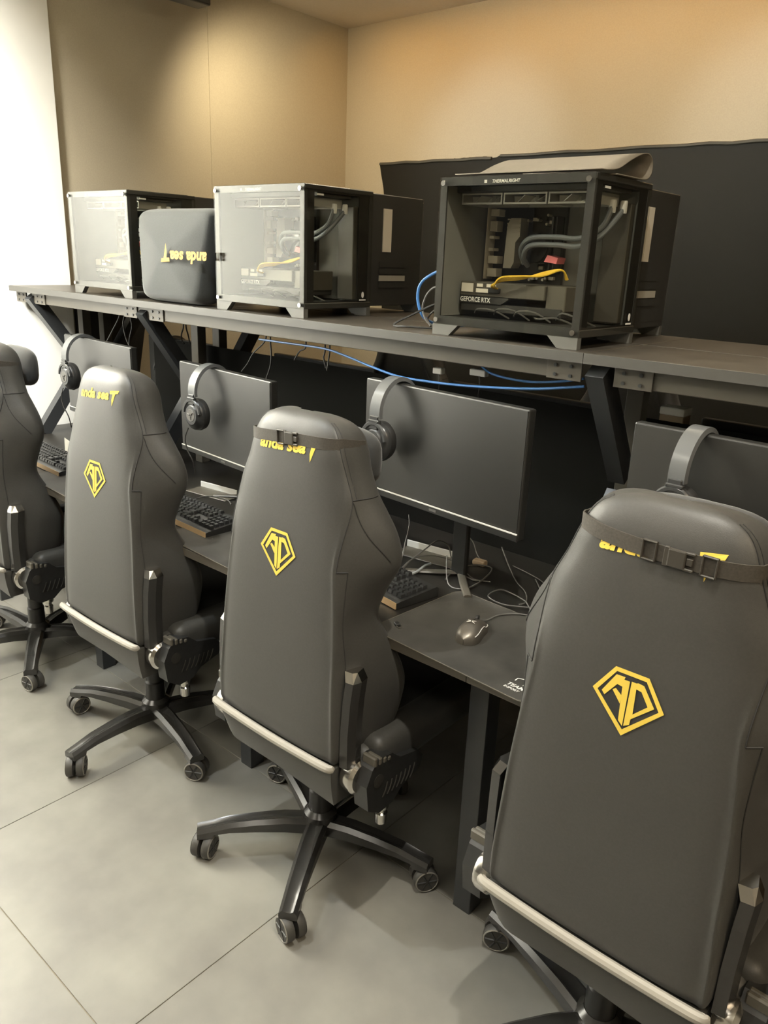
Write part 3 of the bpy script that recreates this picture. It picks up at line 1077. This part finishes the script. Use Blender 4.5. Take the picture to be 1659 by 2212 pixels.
    remap(tm, lambda c: Vector((-.188 + c.x * .095 / w_, -.0622, .0842 + c.y)))
    obj('card_lettering', tm, 'white_print', g, smooth=False)
    for k in range(4):
        yo = -.075 - k * .0035
        path = [(-.085 + k * .004, -.058, .118), (-.080 + k * .005, yo - .006, .128), (-.045, yo - .010, .141 + k * .0025), (.005, yo - .002, .148 + k * .002), (.055, yo + .02, .166 - k * .003), (.088 + k * .002, yo + .04, .172), (.096, yo + .06, .150)]
        obj('power_cable', MB().tube(path, .0024, 6, 6), 'ycable', root)
    obj('cable_plug', MB().box(-.100, -.066, -.068, -.052, .108, .121, .002, 1), 'plastic', root, smooth=False)
    obj('connector', MB().prism([(.028, .190), (.062, .186), (.066, .200), (.036, .206)], -.02, .02), 'pink', root, smooth=False)
    ps = MB()
    rnd = random.Random(5)
    for k in range(5):
        xa = -.14 + k * .06
        ps.tube([(xa, -.06, .056), (xa + .03, -.09, .066 + rnd.uniform(-.01, .01)), (xa + .07, -.08, .052 + rnd.uniform(0, .02)), (xa + .10, -.05, .048)], .0022, 5, 5)
    obj('loose_cable', ps, 'grey_cable', root)
    dr = MB().box(.130, .196, .074, .098, .05, .33, .002, 1)
    obj('drive_cage', dr, 'steel', root, smooth=False)
    return root


PC = make_pc()
PY = SH_Y + .029 + .150
PCS = [((-1.058, PY), 0, 'computer with dark see-through glass and a folded mat on top, nearest on the shelf'),
       ((-1.965, PY), 0, 'computer with pale reflecting glass side, middle of the three on the shelf'),
       ((-2.892, PY), 0, 'computer with pale reflecting glass side, farthest left on the shelf'),
       ((-1.110, PY + .315), PI, 'dark computer behind the one with the folded mat, rear side showing'),
       ((-2.010, PY + .312), PI, 'dark computer behind the middle one, its rear plate catching light'),
       ((-2.930, PY + .312), PI, 'dark computer behind the farthest left one, above the upside-down cushion')]
for i, ((x, y), a, lab) in enumerate(PCS):
    c = PC if i == 0 else copy_tree(PC)
    c.location = (x, y, SH_Z + .0005)
    c.rotation_euler = (0, 0, a)
    tag(c, lab, 'computer', 'computers on the front shelf' if i < 3 else 'computers on the back shelf')

# folded mat on the nearest computer
TOPZ = SH_Z + .378 + .004
path = smooth_path([Vector((0, a, TOPZ + b)) for a, b in ((-.138, .0022), (-.10, .004), (-.05, .012), (.01, .036), (.065, .053), (.100, .055), (.120, .042), (.122, .020), (.105, .006), (.07, .0026), (.0, .0018), (-.06, .0012))], 6)
vs, fs = [], []
NY = 8
for i, p in enumerate(path):
    for b in range(NY + 1):
        u = b / NY
        xl = -1.232 + .05 * (i / len(path)) * (1 - u)
        vs.append((xl + (-.845 - xl) * u, PY + p.y, p.z))
n = len(path)
for i in range(n - 1):
    for b in range(NY):
        q = i * (NY + 1) + b
        fs.append((q, q + 1, q + NY + 2, q + NY + 1))
fm = obj('folded_mat', MB().add(vs, fs), 'mat_brown', angle=80)
md = fm.modifiers.new('thickness', 'SOLIDIFY')
md.thickness = .0025
md.offset = 1
tag(fm, 'brown rubber mat folded over on top of the nearest computer', 'mat')

# upside-down seat cushion on the shelf
cu_r = thing('seat_cushion', 'charcoal cushion standing upside down on the shelf between two pale computers', 'cushion', (-2.425, 1.700, SH_Z), .0)
vs, fs = [], []
nu, nv = 56, 18
for a in range(nv + 1):
    v = a / nv
    inset = .045 * (1 - math.sin(math.pi * min(max(v, .0), 1)) ** .35)
    for b in range(nu):
        ph = 2 * PI * b / nu
        c, s = math.cos(ph), math.sin(ph)
        e = .20
        X = math.copysign(abs(c) ** e, c)
        Z = math.copysign(abs(s) ** e, s)
        hx = .226 - .050 * (1 - (Z + 1) / 2) - inset * .7
        hz = .158 - inset * .7
        lean = .030 * (Z + 1) / 2
        zz = .160 + Z * hz
        vs.append((X * hx, -.062 + .124 * v + lean, zz))
for a in range(nv):
    for b in range(nu):
        fs.append((a * nu + b, a * nu + (b + 1) % nu, (a + 1) * nu + (b + 1) % nu, (a + 1) * nu + b))
mbc = MB().add(vs, fs)
c0 = len(mbc.v)
mbc.v.append((0, -.062 - .014, .160))
mbc.v.append((0, .062 + .030, .160))
for b in range(nu):
    mbc.f.append((b, (b + 1) % nu, c0))
    mbc.f.append((nv * nu + b, nv * nu + (b + 1) % nu, c0 + 1))
obj('cushion_body', mbc, 'cushion', cu_r, angle=80)
lt = MB().add([(.128 - v[0] * 1.35, -.0785, .176 - v[1] * 1.40) for v in LET.v], LET.f)
obj('lettering', lt, 'orange', cu_r, smooth=False)

# ------------------------------------------------------------------ monitors


def make_monitor():
    root = thing('monitor', 'monitor', 'monitor')
    hw, h = .2725, .318
    obj('back_shell', MB().box(-hw, hw, -.004, .022, 0, h, .004, 2).box(-.115, .115, .020, .045, .05, h - .07, .012, 2), 'bezel', root, smooth=False)
    obj('screen', MB().box(-hw + .004, hw - .004, -.0062, -.0035, .022, h - .004), 'screen', root, smooth=False)
    ch = obj('chin', MB().box(-hw, hw, -.0085, -.004, 0, .0175, .0015, 1), 'bezel', root, smooth=False)
    obj('chin_highlight', MB().box(-hw + .001, hw - .001, -.0095, -.0062, .0175, .0205), 'chin', ch, smooth=False)  # highlight along the chin, modelled as a white line
    obj('chin_logo', MB().box(-.012, .012, -.0092, -.0086, .006, .012), 'grey_cable', ch, smooth=False)
    zt = .12
    obj('stand_neck', MB().box(-.028, .028, .040, .062, -.25, zt + .05, .004, 1), 'bezel', root, smooth=False)
    return root


MON = make_monitor()


def place_monitor(src, x, y, top, yaw, label, group, feet=True):
    c = MON if src else copy_tree(MON)
    zb = top - .318
    c.location = (x, y, zb)
    c.rotation_euler = (0, 0, yaw)
    tag(c, label, 'monitor', group)
    if feet:
        dz = DK_Z - zb + .001
        for k in [k for k in c.children if k.name.startswith('stand_neck')]:
            k.data = MB().box(-.026, .026, .110, .128, dz + .006, .17, .004, 1).box(-.03, .03, .040, .120, .12, .17, .004, 1).mesh('stand_neck', False)
            k.data.materials.append(M['bezel'])
        for s in (-1, 1):
            f_ = MB()
            f_.tube([(s * .006, .122, dz + .008), (s * .055, .075, dz + .007), (s * .115, .022, dz + .005)], [.012, .012, .011], 8, 4, .45)
            obj('stand_foot', f_, 'steel', c)
    return c


MY = math.radians(-5.3)
MONS = [(-1.150, 1.560, 1.281, MY, 'monitor beside the mouse mat, third from the white wall, with headset at its left', 'front row monitors'),
        (-2.075, 1.600, 1.220, MY, 'monitor with a pale sheen behind the plain chair, second from the white wall', 'front row monitors'),
        (-2.860, 1.600, 1.242, MY * .6, 'monitor nearest to the white wall, partly behind the plain chair', 'front row monitors'),
        (-.372, 1.545, 1.290, MY * .6, 'monitor behind the nearest chair at the right edge', 'front row monitors')]
for i, (x, y, tp_, yw, lab, grp) in enumerate(MONS):
    place_monitor(i == 0, x, y, tp_, yw, lab, grp)
for x, tp_, lab in ((-3.02, 1.20, 'back row monitor turned away, seen under the shelf left of the second brace'), (-2.13, 1.208, 'back row monitor turned away, dark gap between the second and third monitors'), (-1.25, 1.21, 'back row monitor turned away, directly behind the monitor beside the mouse mat'), (-.42, 1.22, 'back row monitor turned away, behind the monitor at the right edge')):
    place_monitor(False, x, 2.13, tp_, PI, lab, 'back row monitors')

# ------------------------------------------------------------------ headsets


def make_headset():
    """hangs over a monitor edge at its origin: the band arches in the YZ plane"""
    root = thing('headset', 'headset', 'headset')
    R_ = .078
    bd = MB()
    vs, fs = [], []
    N = 22
    for k in range(N + 1):
        a = math.radians(-8 + 196 * k / N)
        for (rr, ww) in ((R_, -.020), (R_, .020), (R_ + .010, .017), (R_ + .010, -.017)):
            vs.append((ww, -rr * math.cos(a) * .95, -R_ + rr * math.sin(a) * 1.02))
    for k in range(N):
        for j in range(4):
            fs.append((k * 4 + j, k * 4 + (j + 1) % 4, (k + 1) * 4 + (j + 1) % 4, (k + 1) * 4 + j))
    fs += [(0, 1, 2, 3), (N * 4, N * 4 + 1, N * 4 + 2, N * 4 + 3)]
    obj('headband', bd.add(vs, fs), 'band', root, angle=50)
    for s in (-1, 1):
        y = s * (R_ + .004)
        sl = MB().box(-.014, .014, y - .005, y + .005, -.118, -.082, .002, 1)
        sl.box(-.018, .018, y - .007, y + .007, -.100, -.092, .002, 1)
        obj('slider', sl, 'cup', root, smooth=False)
        cp = MB()
        o = -s
        # outer face points away from the band centre
        prof = [(.012, s * .020), (.030, s * .019), (.034, s * .014), (.046, s * .008), (.050, 0.0), (.050, -s * .006)]
        cp.lathe(prof, 30, 'Y', (0, 0, 0))
        # stretch a little in z
        cp.v = [(a * .92, b + y - s * .012, c * 1.04 - .152) for a, b, c in cp.v]
        cu2 = obj('ear_cup', cp, 'cup', root, angle=40)
        ep = MB().lathe([(.050, -s * .006), (.053, -s * .013), (.050, -s * .026), (.034, -s * .028)], 30, 'Y', (0, 0, 0))
        ep.v = [(a * .92, b + y - s * .012, c * 1.04 - .152) for a, b, c in ep.v]
        obj('ear_pad', ep, 'pad_leather', cu2, angle=50)
        em = MB().lathe([(.010, s * .0205), (.0195, s * .0207), (.0205, s * .0195)], 24, 'Y', (0, 0, 0))
        for q in range(3):
            an = .5 + q * 2.1
            em.tube([(.003 * math.cos(an), s * .0215, .003 * math.sin(an)), (.015 * math.cos(an + .2), s * .0215, .015 * math.sin(an + .2))], [.0026, .0010], 5, 1)
        em.v = [(a, b + y - s * .012, c * 1.04 - .152) for a, b, c in em.v]
        obj('cup_emblem', em, 'grey_cable', cu2, smooth=False)
        # yoke ring over the cup
        yk = MB().tube([(.040 * math.cos(t), y + s * .003, -.152 + .050 * math.sin(t)) for t in np.linspace(.15, PI - .15, 12)], .0042, 6, 2, 1.6)
        obj('yoke', yk, 'cup', root)
    cb = MB().tube([(-.02, -.085, -.198), (-.035, -.088, -.235), (-.028, -.086, -.275), (-.008, -.080, -.315), (-.012, -.070, -.36)], .0022, 6, 5)
    obj('headset_cable', cb, 'black_cable', root)
    return root


HS = make_headset()
HSP = [(-1.312, 1.576, 1.286, 0, 'headset hung on the monitor beside the mouse mat'), (-2.150, 1.606, 1.221, .05, 'headset hung on the monitor second from the white wall'),
       (-2.985, 1.606, 1.243, .05, 'headset hung on the monitor nearest to the white wall'), (-.510, 1.560, 1.291, -.05, 'headset with pale band above the nearest chair'),
       (-3.10, 2.115, 1.203, .0, 'headset hung on a back row monitor, only its arched band showing')]
for i, (x, y, z, a, lab) in enumerate(HSP):
    c = HS if i == 0 else copy_tree(HS)
    c.location = (x, y, z)
    c.rotation_euler = (0, 0, a)
    tag(c, lab, 'headset', 'headsets hung on monitors')

# ------------------------------------------------------------------ keyboards


def make_keyboard():
    root = thing('keyboard', 'keyboard', 'keyboard')
    body = MB()
    body.prism([(-.072, .001), (-.072, .016), (-.060, .019), (.066, .029), (.072, .024), (.072, .001)], -.220, .220, 'YZ')
    obj('keyboard_body', body, 'plastic', root, smooth=False)
    st = MB().prism([(-.0755, .002), (-.0725, .0185), (-.0718, .0185), (-.0718, .002)], -.219, .219, 'YZ')
    obj('front_strip', st, 'kb_strip', root, smooth=False)
    km = MB()
    v = [(-.0078, -.0078, 0), (.0078, -.0078, 0), (.0078, .0078, 0), (-.0078, .0078, 0), (-.0060, -.0052, .0095), (.0060, -.0052, .0095), (.0060, .0066, .0095), (-.0060, .0066, .0095)]
    km.add(v, [(0, 1, 5, 4), (1, 2, 6, 5), (2, 3, 7, 6), (3, 0, 4, 7), (4, 5, 6, 7), (3, 2, 1, 0)])
    kme = km.mesh('key', False)
    kme.materials.append(M['key'])
    pit = .0187
    rows = [(0, [1.0] * 15), (1, [1.0] * 13 + [2.0]), (2, [1.5] + [1.0] * 12 + [1.5]), (3, [1.75] + [1.0] * 11 + [2.25]), (4, [2.25] + [1.0] * 10 + [2.75]), (5, [1.25] * 3 + [6.25] + [1.25] * 4)]
    for r, ws in rows:
        x = -.213
        y = .056 - r * pit - (.004 if r else 0)
        for w_ in ws:
            o = obj('key', kme, 'key', root, loc=(x + w_ * pit / 2, y, .0195 + (y + .06) / .126 * .010))
            o.scale = (w_, 1, 1)
            x += w_ * pit
    for r in range(6):
        y = .056 - r * pit - (.004 if r else 0)
        for k in range(3):
            if r == 3 or (r == 4 and k != 1):
                continue
            obj('key', kme, 'key', root, loc=(.080 + k * pit, y, .0195 + (y + .06) / .126 * .010))
        if r:
            for k in range(4):
                obj('key', kme, 'key', root, loc=(.146 + k * pit, y, .0195 + (y + .06) / .126 * .010))
    return root


KB = make_keyboard()
KBS = [(-1.325, 1.492, -.17, 'black keyboard with tan front edge beside the mouse mat'), (-2.075, 1.435, -.05, 'black keyboard with tan front edge between the plain and strapped chairs'),
       (-2.990, 1.440, -.05, 'black keyboard with tan front edge near the white wall')]
for i, (x, y, a, lab) in enumerate(KBS):
    c = KB if i == 0 else copy_tree(KB)
    c.location = (x, y, DK_Z + .0005)
    c.rotation_euler = (0, 0, a)
    tag(c, lab, 'keyboard', 'keyboards on the desk')

# ------------------------------------------------------------------ mouse mat, mouse and small things on the desk
pad = thing('mouse_mat', 'dark grey mouse mat with white team lettering under the silver mouse', 'mouse mat', (0, 0, DK_Z), 0, 'mouse mats at the desk front')
poly = []
cx0, cx1, cy0, cy1, rr = -1.090, -.640, 1.246, 1.585, .030
for (a, b, t0) in ((cx1 - rr, cy1 - rr, 0), (cx0 + rr, cy1 - rr, 90), (cx0 + rr, cy0 + rr, 180), (cx1 - rr, cy0 + rr, 270)):
    for k in range(7):
        t = math.radians(t0 + 15 * k)
        poly.append((a + rr * math.cos(t), b + rr * math.sin(t)))
Rm = Matrix.Rotation(-.06, 2)
ctr = Vector(((cx0 + cx1) / 2, (cy0 + cy1) / 2))
poly = [tuple(ctr + Rm @ (Vector(p) - ctr)) for p in poly]
obj('mat_surface', MB().prism(poly, .0005, .0035, 'XY'), 'pad', pad, smooth=False)
obj('stitched_edge', MB().tube([(a, b, .0022) for a, b in poly] + [(poly[0][0], poly[0][1], .0022)], .0018, 6, 1), 'pad_edge', pad)
pl = MB()
tm = text_mesh('TEAM', .016, .0004, .25)
pl.add([v.co.copy() for v in tm.vertices], [list(p.vertices) for p in tm.polygons])
tm2 = text_mesh('E-SPORT', .0095, .0003, .25)
pl.add([Vector((v.co.x - .002, v.co.y - .012, 0)) for v in tm2.vertices], [list(p.vertices) for p in tm2.polygons])
hx = [Vector((.015 * math.cos(math.radians(a)), .030 + .012 * math.sin(math.radians(a)), 0)) for a in (30, 90, 150, 210)]
for a, b in zip(hx, hx[1:]):
    d = (b - a).normalized()
    n_ = Vector((-d.y, d.x, 0)) * .0012
    pl.add([a + n_, b + n_, b - n_, a - n_], [(0, 1, 2, 3)])
pl.add([Vector((.010, .030, 0)), Vector((.0125, .030, 0)), Vector((.0125, .018, 0)), Vector((.010, .018, 0))], [(0, 1, 2, 3)])
pl.v = [(-.705 + a * 1.0 + .00 * b, 1.272 + b - .06 * a, .0040) for a, b, c in pl.v]
obj('lettering', pl, 'white_print', pad, smooth=False)

for dx, lab in ((-.885, 'dark mouse mat at the desk front between the plain and strapped chairs'), (-1.775, 'dark mouse mat at the desk front between the farthest and plain chairs')):
    p2 = copy_tree(pad)
    p2.location = (dx, .012, DK_Z)
    tag(p2, lab, 'mouse mat', 'mouse mats at the desk front')

ms = thing('mouse', 'silver-sheened computer mouse lying on the mouse mat', 'mouse', (-.905, 1.405, DK_Z + .004), .28)
vs, fs = [], []
NL, NA = 22, 20
for i in range(NL + 1):
    t = i / NL
    y = -.062 + .124 * t
    wv = (.032 * (1 - abs(2 * t - 1) ** 3.2) ** .55 + .0005) * (1.0 - .10 * math.sin(PI * t) ** 4)
    hv = (.040 * (math.sin(PI * min(1, .06 + .90 * t)) ** .6)) * (1.0 - .28 * t) + .0005
    for k in range(NA + 1):
        a = PI * k / NA
        ca, sa = math.cos(a), math.sin(a)
        vs.append((wv * math.copysign(abs(ca) ** .75, ca), y, hv * abs(sa) ** .8))
for i in range(NL):
    for k in range(NA):
        q = i * (NA + 1) + k
        fs.append((q, q + 1, q + NA + 2, q + NA + 1))
obj('shell', MB().add(vs, fs), 'mouse', ms, angle=60)
def mrow(i, k):
    return Vector(vs[i * (NA + 1) + k])
ln = MB().tube([mrow(i, 4 if i < 14 else 3) + Vector((.0006, 0, .0006)) for i in range(3, NL - 1)], .0010, 5, 1)
obj('side_line', ln, 'white_print', ms)
sd = MB()
for i in range(3, NL - 2):
    pass
obj('wheel', MB().lathe([(.004, -.004), (.009, -.0035), (.009, .0035), (.004, .004)], 16, 'X', (0, .036, .026)), 'mouse_dark', ms)
bt = MB().tube([mrow(i, NA // 2) + Vector((0, 0, .0004)) for i in range(12, NL)], .0012, 5, 1)
obj('button_gap', bt, 'mouse_dark', ms)
lg = MB()
for s in (-1, 1):
    for t_ in (-1, 1):
        lg.tube([(s * .002, -.010 + t_ * .001, .0392), (s * .010, -.010 + t_ * .006, .0382)], [.0016, .0006], 5, 1)
obj('mouse_emblem', lg, 'white_print', ms)
mc = MB().tube([(0, .058, .010), (.012, .085, .004), (.030, .130, .003), (.075, .160, .003), (.150, .170, .003), (.145, .215, .003), (.080, .205, .004), (.020, .190, .005), (-.03, .220, .005), (-.01, .275, .006), (.06, .240, .006), (.09, .19, .010), (.13, .15, .012), (.17, .20, .003), (.10, .30, .003), (.05, .40, .003)], .0019, 6, 7)
obj('mouse_cable', mc, 'grey_cable', ms)

ud = thing('usb_dongle', 'tiny metal dongle on the front left corner of the mouse mat', 'dongle', (-1.058, 1.315, DK_Z + .004), -.5)
obj('dongle_body', MB().box(-.013, .004, -.006, .006, 0, .006, .0015, 1), 'plastic', ud, smooth=False)
obj('dongle_plug', MB().box(.004, .016, -.005, .005, .0008, .005), 'chrome', ud, smooth=False)


def on_desk(px, py, z=DK_Z):
    d = cf + cr * ((px - W_PX / 2) / F_PX) - cu * ((py - H_PX / 2) / F_PX)
    k = (z - CAM_H) / d.z
    return Vector((d.x * k, d.y * k, z))


def on_plane_y(px, py, Y):
    d = cf + cr * ((px - W_PX / 2) / F_PX) - cu * ((py - H_PX / 2) / F_PX)
    k = Y / d.y
    return Vector((d.x * k, Y, CAM_H + d.z * k))


def desk_cable(label, pts, lift, r=.0020, m='grey_cable', group='loose cables on the desk'):
    P = []
    for (p, h) in zip(pts, lift):
        q = on_desk(p[0], p[1], DK_Z + r + .0005 + h)
        P.append(q)
    o = obj('cable', MB().tube(P, r, 6, 6), m)
    tag(o, label, 'cable', group)
    return o


desk_cable('grey cable looping flat on the desk beside the monitor foot', [(965, 1200), (968, 1260), (1000, 1272), (1035, 1258), (1062, 1232), (1050, 1222), (1010, 1222), (975, 1238), (962, 1252)], [.05, .004, .002, .004, .006, .008, .01, .004, .002])
desk_cable('grey cable rising in a high arch behind the keyboard beside the mouse mat', [(860, 1240), (885, 1212), (920, 1185), (945, 1168), (968, 1178), (975, 1205), (985, 1230), (1020, 1252), (1040, 1254)], [.02, .02, .05, .07, .05, .02, .006, .003, .002])
desk_cable('thin grey cable standing straight up behind the keyboard beside the mouse mat', [(856, 1238), (868, 1205), (876, 1170), (884, 1135), (883, 1112)], [.03, .04, .07, .10, .12], .0018)
desk_cable('dark cable curving over the pale cable tray', [(864, 1232), (890, 1208), (930, 1200), (975, 1210), (1000, 1228), (1022, 1250), (1060, 1257)], [.03, .03, .03, .02, .004, .003, .003], .0018)
desk_cable('flat pale ribbon cable behind the number keys', [(878, 1243), (900, 1235), (918, 1222), (930, 1218)], [.006, .008, .012, .010], .0038, 'tray')
desk_cable('thin cable hanging down to the right of the monitor foot', [(1005, 1150), (1022, 1172), (1030, 1196), (1040, 1212)], [.08, .05, .02, .004], .0016)
desk_cable('grey cable running down beside the nearest chair to the mouse mat', [(1084, 1182), (1098, 1220), (1115, 1255), (1135, 1280), (1136, 1300), (1122, 1306)], [.02, .01, .004, .003, .003, .003], .0018)
desk_cable('thin dark cable crossing the rear of the desk by the nearest chair', [(1108, 1222), (1140, 1238), (1165, 1252), (1185, 1268), (1200, 1280)], [.003] * 5, .0016)
desk_cable('bundle of thin dark wires over the keyboard between the two middle chairs', [(385, 1092), (420, 1078), (455, 1072), (490, 1080), (500, 1090)], [.03, .035, .04, .035, .03], .0022, 'black_cable')

# pale cable trays at the back of the desk
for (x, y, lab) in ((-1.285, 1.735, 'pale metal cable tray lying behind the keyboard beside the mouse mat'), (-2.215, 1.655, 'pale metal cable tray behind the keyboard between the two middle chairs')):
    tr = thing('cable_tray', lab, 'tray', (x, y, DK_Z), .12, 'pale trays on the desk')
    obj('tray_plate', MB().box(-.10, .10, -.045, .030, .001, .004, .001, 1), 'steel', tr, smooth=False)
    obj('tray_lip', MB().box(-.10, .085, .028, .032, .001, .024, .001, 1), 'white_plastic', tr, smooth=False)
ad = obj('power_adapter', MB().box(-.020, .020, -.012, .012, 0, .016, .003, 1), 'carton', smooth=False, loc=(-1.145, 1.79, DK_Z + .001), rotz=.1)
tag(ad, 'small tan block on the desk behind the monitor foot', 'adapter')
nt_ = MB().prism([(-.035, 0), (.030, .004), (.028, .055), (-.030, .062)], -.001, .001)
no = obj('paper_note', nt_, 'paper', smooth=False, loc=(-2.965, 1.50, DK_Z + .030), rotz=-.1)
tag(no, 'white paper card leaning on the keyboard near the white wall', 'paper')
nb = obj('paper_box', MB().box(-.035, .035, -.012, .012, 0, .020, .001, 1), 'paper', smooth=False, loc=(-2.735, 1.545, DK_Z + .001))
tag(nb, 'small white box behind the keyboard near the white wall', 'box')
cw = MB().prism([(-.03, 0), (.035, .004), (.02, .022), (-.02, .014)], -.02, .02)
co = obj('phone_clip', cw, 'tray', smooth=False, loc=(-2.02, 1.70, DK_Z + .001), rotz=.4)
tag(co, 'small grey clip lying on the desk under the second monitor', 'clip')
wb = thing('carton', 'small tan carton with white top standing behind the monitor at the right edge', 'box', (-.735, 2.03, DK_Z))
obj('carton_body', MB().box(-.032, .032, -.025, .025, .0, .480, .002, 1), 'carton', wb, smooth=False)
obj('carton_lid', MB().box(-.033, .033, -.026, .026, .480, .500, .002, 1), 'paper', wb, smooth=False)

# ------------------------------------------------------------------ cables around the shelf
YB = SH_Y + .075
c = obj('network_cable', MB().tube([on_plane_y(*p, YB) for p in [(560, 733), (620, 741), (700, 753), (745, 768), (800, 791), (860, 813), (930, 825), (1000, 833), (1080, 838), (1160, 840), (1225, 837), (1262, 835)]], .0034, 7, 6), 'blue_cable')
tag(c, 'long blue network cable sagging under the shelf above the third monitor', 'cable', 'blue network cables')
c = obj('network_cable', MB().tube([on_plane_y(*p, YB + .02) for p in [(1040, 790), (1060, 806), (1100, 818), (1150, 825), (1210, 824), (1262, 818)]], .0032, 7, 6), 'blue_cable')
tag(c, 'short blue network cable under the shelf beside the right brace', 'cable', 'blue network cables')
c = obj('network_cable', MB().tube([(-1.268, 1.80, SH_Z + .165), (-1.330, 1.80, SH_Z + .165), (-1.405, 1.79, SH_Z + .130), (-1.425, 1.79, SH_Z + .085), (-1.41, 1.80, SH_Z + .03), (-1.385, 1.85, SH_Z + .006), (-1.33, 1.93, SH_Z + .006)], .0042, 8, 6), 'blue_cable')
tag(c, 'blue network cable curving out of the computer with the folded mat', 'cable', 'blue network cables')
for k, lab in enumerate(('thin black wire drooping left of the computer with the folded mat', 'grey power lead at the left of the computer with the folded mat', 'second grey lead twisting down left of the computer with the folded mat')):
    yo = 1.77 + .02 * k
    pts = [[(-1.268, yo, SH_Z + .09), (-1.34, yo, SH_Z + .07), (-1.41, yo - .02, SH_Z + .035), (-1.45, yo - .05, SH_Z + .006), (-1.39, yo - .06, SH_Z + .006), (-1.29, yo - .02, SH_Z + .006)],
           [(-1.268, yo, SH_Z + .12), (-1.37, yo, SH_Z + .11), (-1.405, yo, SH_Z + .06), (-1.39, yo, SH_Z + .02), (-1.36, yo, SH_Z + .006)],
           [(-1.268, yo, SH_Z + .06), (-1.36, yo, SH_Z + .055), (-1.40, yo, SH_Z + .025), (-1.365, yo - .03, SH_Z + .006)]][k]
    c = obj('cable', MB().tube(pts, .003, 6, 6), ('black_cable', 'grey_cable', 'grey_cable')[k])
    tag(c, lab, 'cable', 'leads beside the nearest computer')
for px, py, ln, lab in ((948, 802, .030, 'white block imitating a slit of light under the shelf, left of the second blue cable'), (1035, 806, .050, 'white block imitating a slit of light under the shelf, at the start of the second blue cable')):
    p_ = on_plane_y(px, py, YB + .03)
    pg = thing('light_slit_block', lab, 'light slit', (p_.x, p_.y, p_.z), 0, 'imitated light slits under the shelf')
    obj('slit_body', MB().box(-ln / 2, ln / 2, -.01, .01, -.007, .010, .002, 1), 'white_plastic', pg, smooth=False)  # slit of light below the shelf, built as a solid white block
    obj('slit_lead', MB().tube([(0, 0, -.006), (.004, 0, -.03), (-.004, .01, -.07), (.0, .02, -.10)], .0018, 6, 4), 'black_cable', pg)
HANG = [([(268, 682), (266, 700), (272, 730), (281, 750)], 'black lead hanging under the shelf over the far left monitor'),
        ([(282, 686), (285, 706), (280, 730), (279, 752)], 'black lead hanging right of another over the far left monitor'),
        ([(258, 682), (244, 712), (232, 735), (228, 745)], 'black lead slanting down to the left under the shelf'),
        ([(396, 706), (392, 722), (393, 735), (398, 742)], 'looped black lead under the shelf left of the grey post'),
        ([(402, 707), (406, 722), (409, 736), (410, 744)], 'straight black lead under the shelf left of the grey post'),
        ([(573, 735), (548, 762), (535, 785), (522, 802)], 'thin dark lead slanting under the shelf above the second monitor'),
        ([(584, 737), (586, 770), (583, 795), (572, 825)], 'dark lead hanging down above the right end of the second monitor'),
        ([(660, 750), (648, 758), (640, 770), (636, 778)], 'short black lead under the shelf right of the second monitor'),
        ([(702, 758), (699, 772), (702, 785), (704, 795)], 'black lead tied under the blue cable, left of two'),
        ([(712, 760), (710, 775), (708, 790), (706, 800)], 'black lead tied under the blue cable, right of two')]
for pts, lab in HANG:
    P = [on_plane_y(px, py, 1.80) for px, py in pts]
    P = [P[0] + Vector((0, 0, .05))] + P
    o = obj('cable', MB().tube(P, .0028, 6, 6), 'black_cable')
    tag(o, lab, 'cable', 'leads hanging under the shelf')

# ------------------------------------------------------------------ lamps
tl = thing('track_spotlight', 'dark spotlight housing under the ceiling by the far wall, at the top edge', 'lamp', (-3.46, 2.50, 2.632))
obj('lamp_housing', MB().box(-.05, .05, -.14, .12, .045, .11, .008, 2), 'lamp_body', tl, smooth=False)
obj('stem', MB().lathe([(.010, .10), (.010, .238)], 10), 'lamp_body', tl)
for i, (x, y, sx, sy, lab) in enumerate(((-1.75, -.75, .60, .28, 'ceiling panel lamp behind the chairs on the left'), (.35, -.55, .60, .28, 'ceiling panel lamp behind the camera'))):
    pn = thing('ceiling_panel', lab, 'lamp', (x, y, ZC), 0, 'ceiling panel lamps')
    obj('panel_frame', MB().box(-sx, sx, -sy, sy, -.02, 0, .002, 1), 'white_plastic', pn, smooth=False)
    obj('diffuser', MB().box(-sx + .02, sx - .02, -sy + .02, sy - .02, -.024, -.0205), 'lamp_glow', pn, smooth=False)
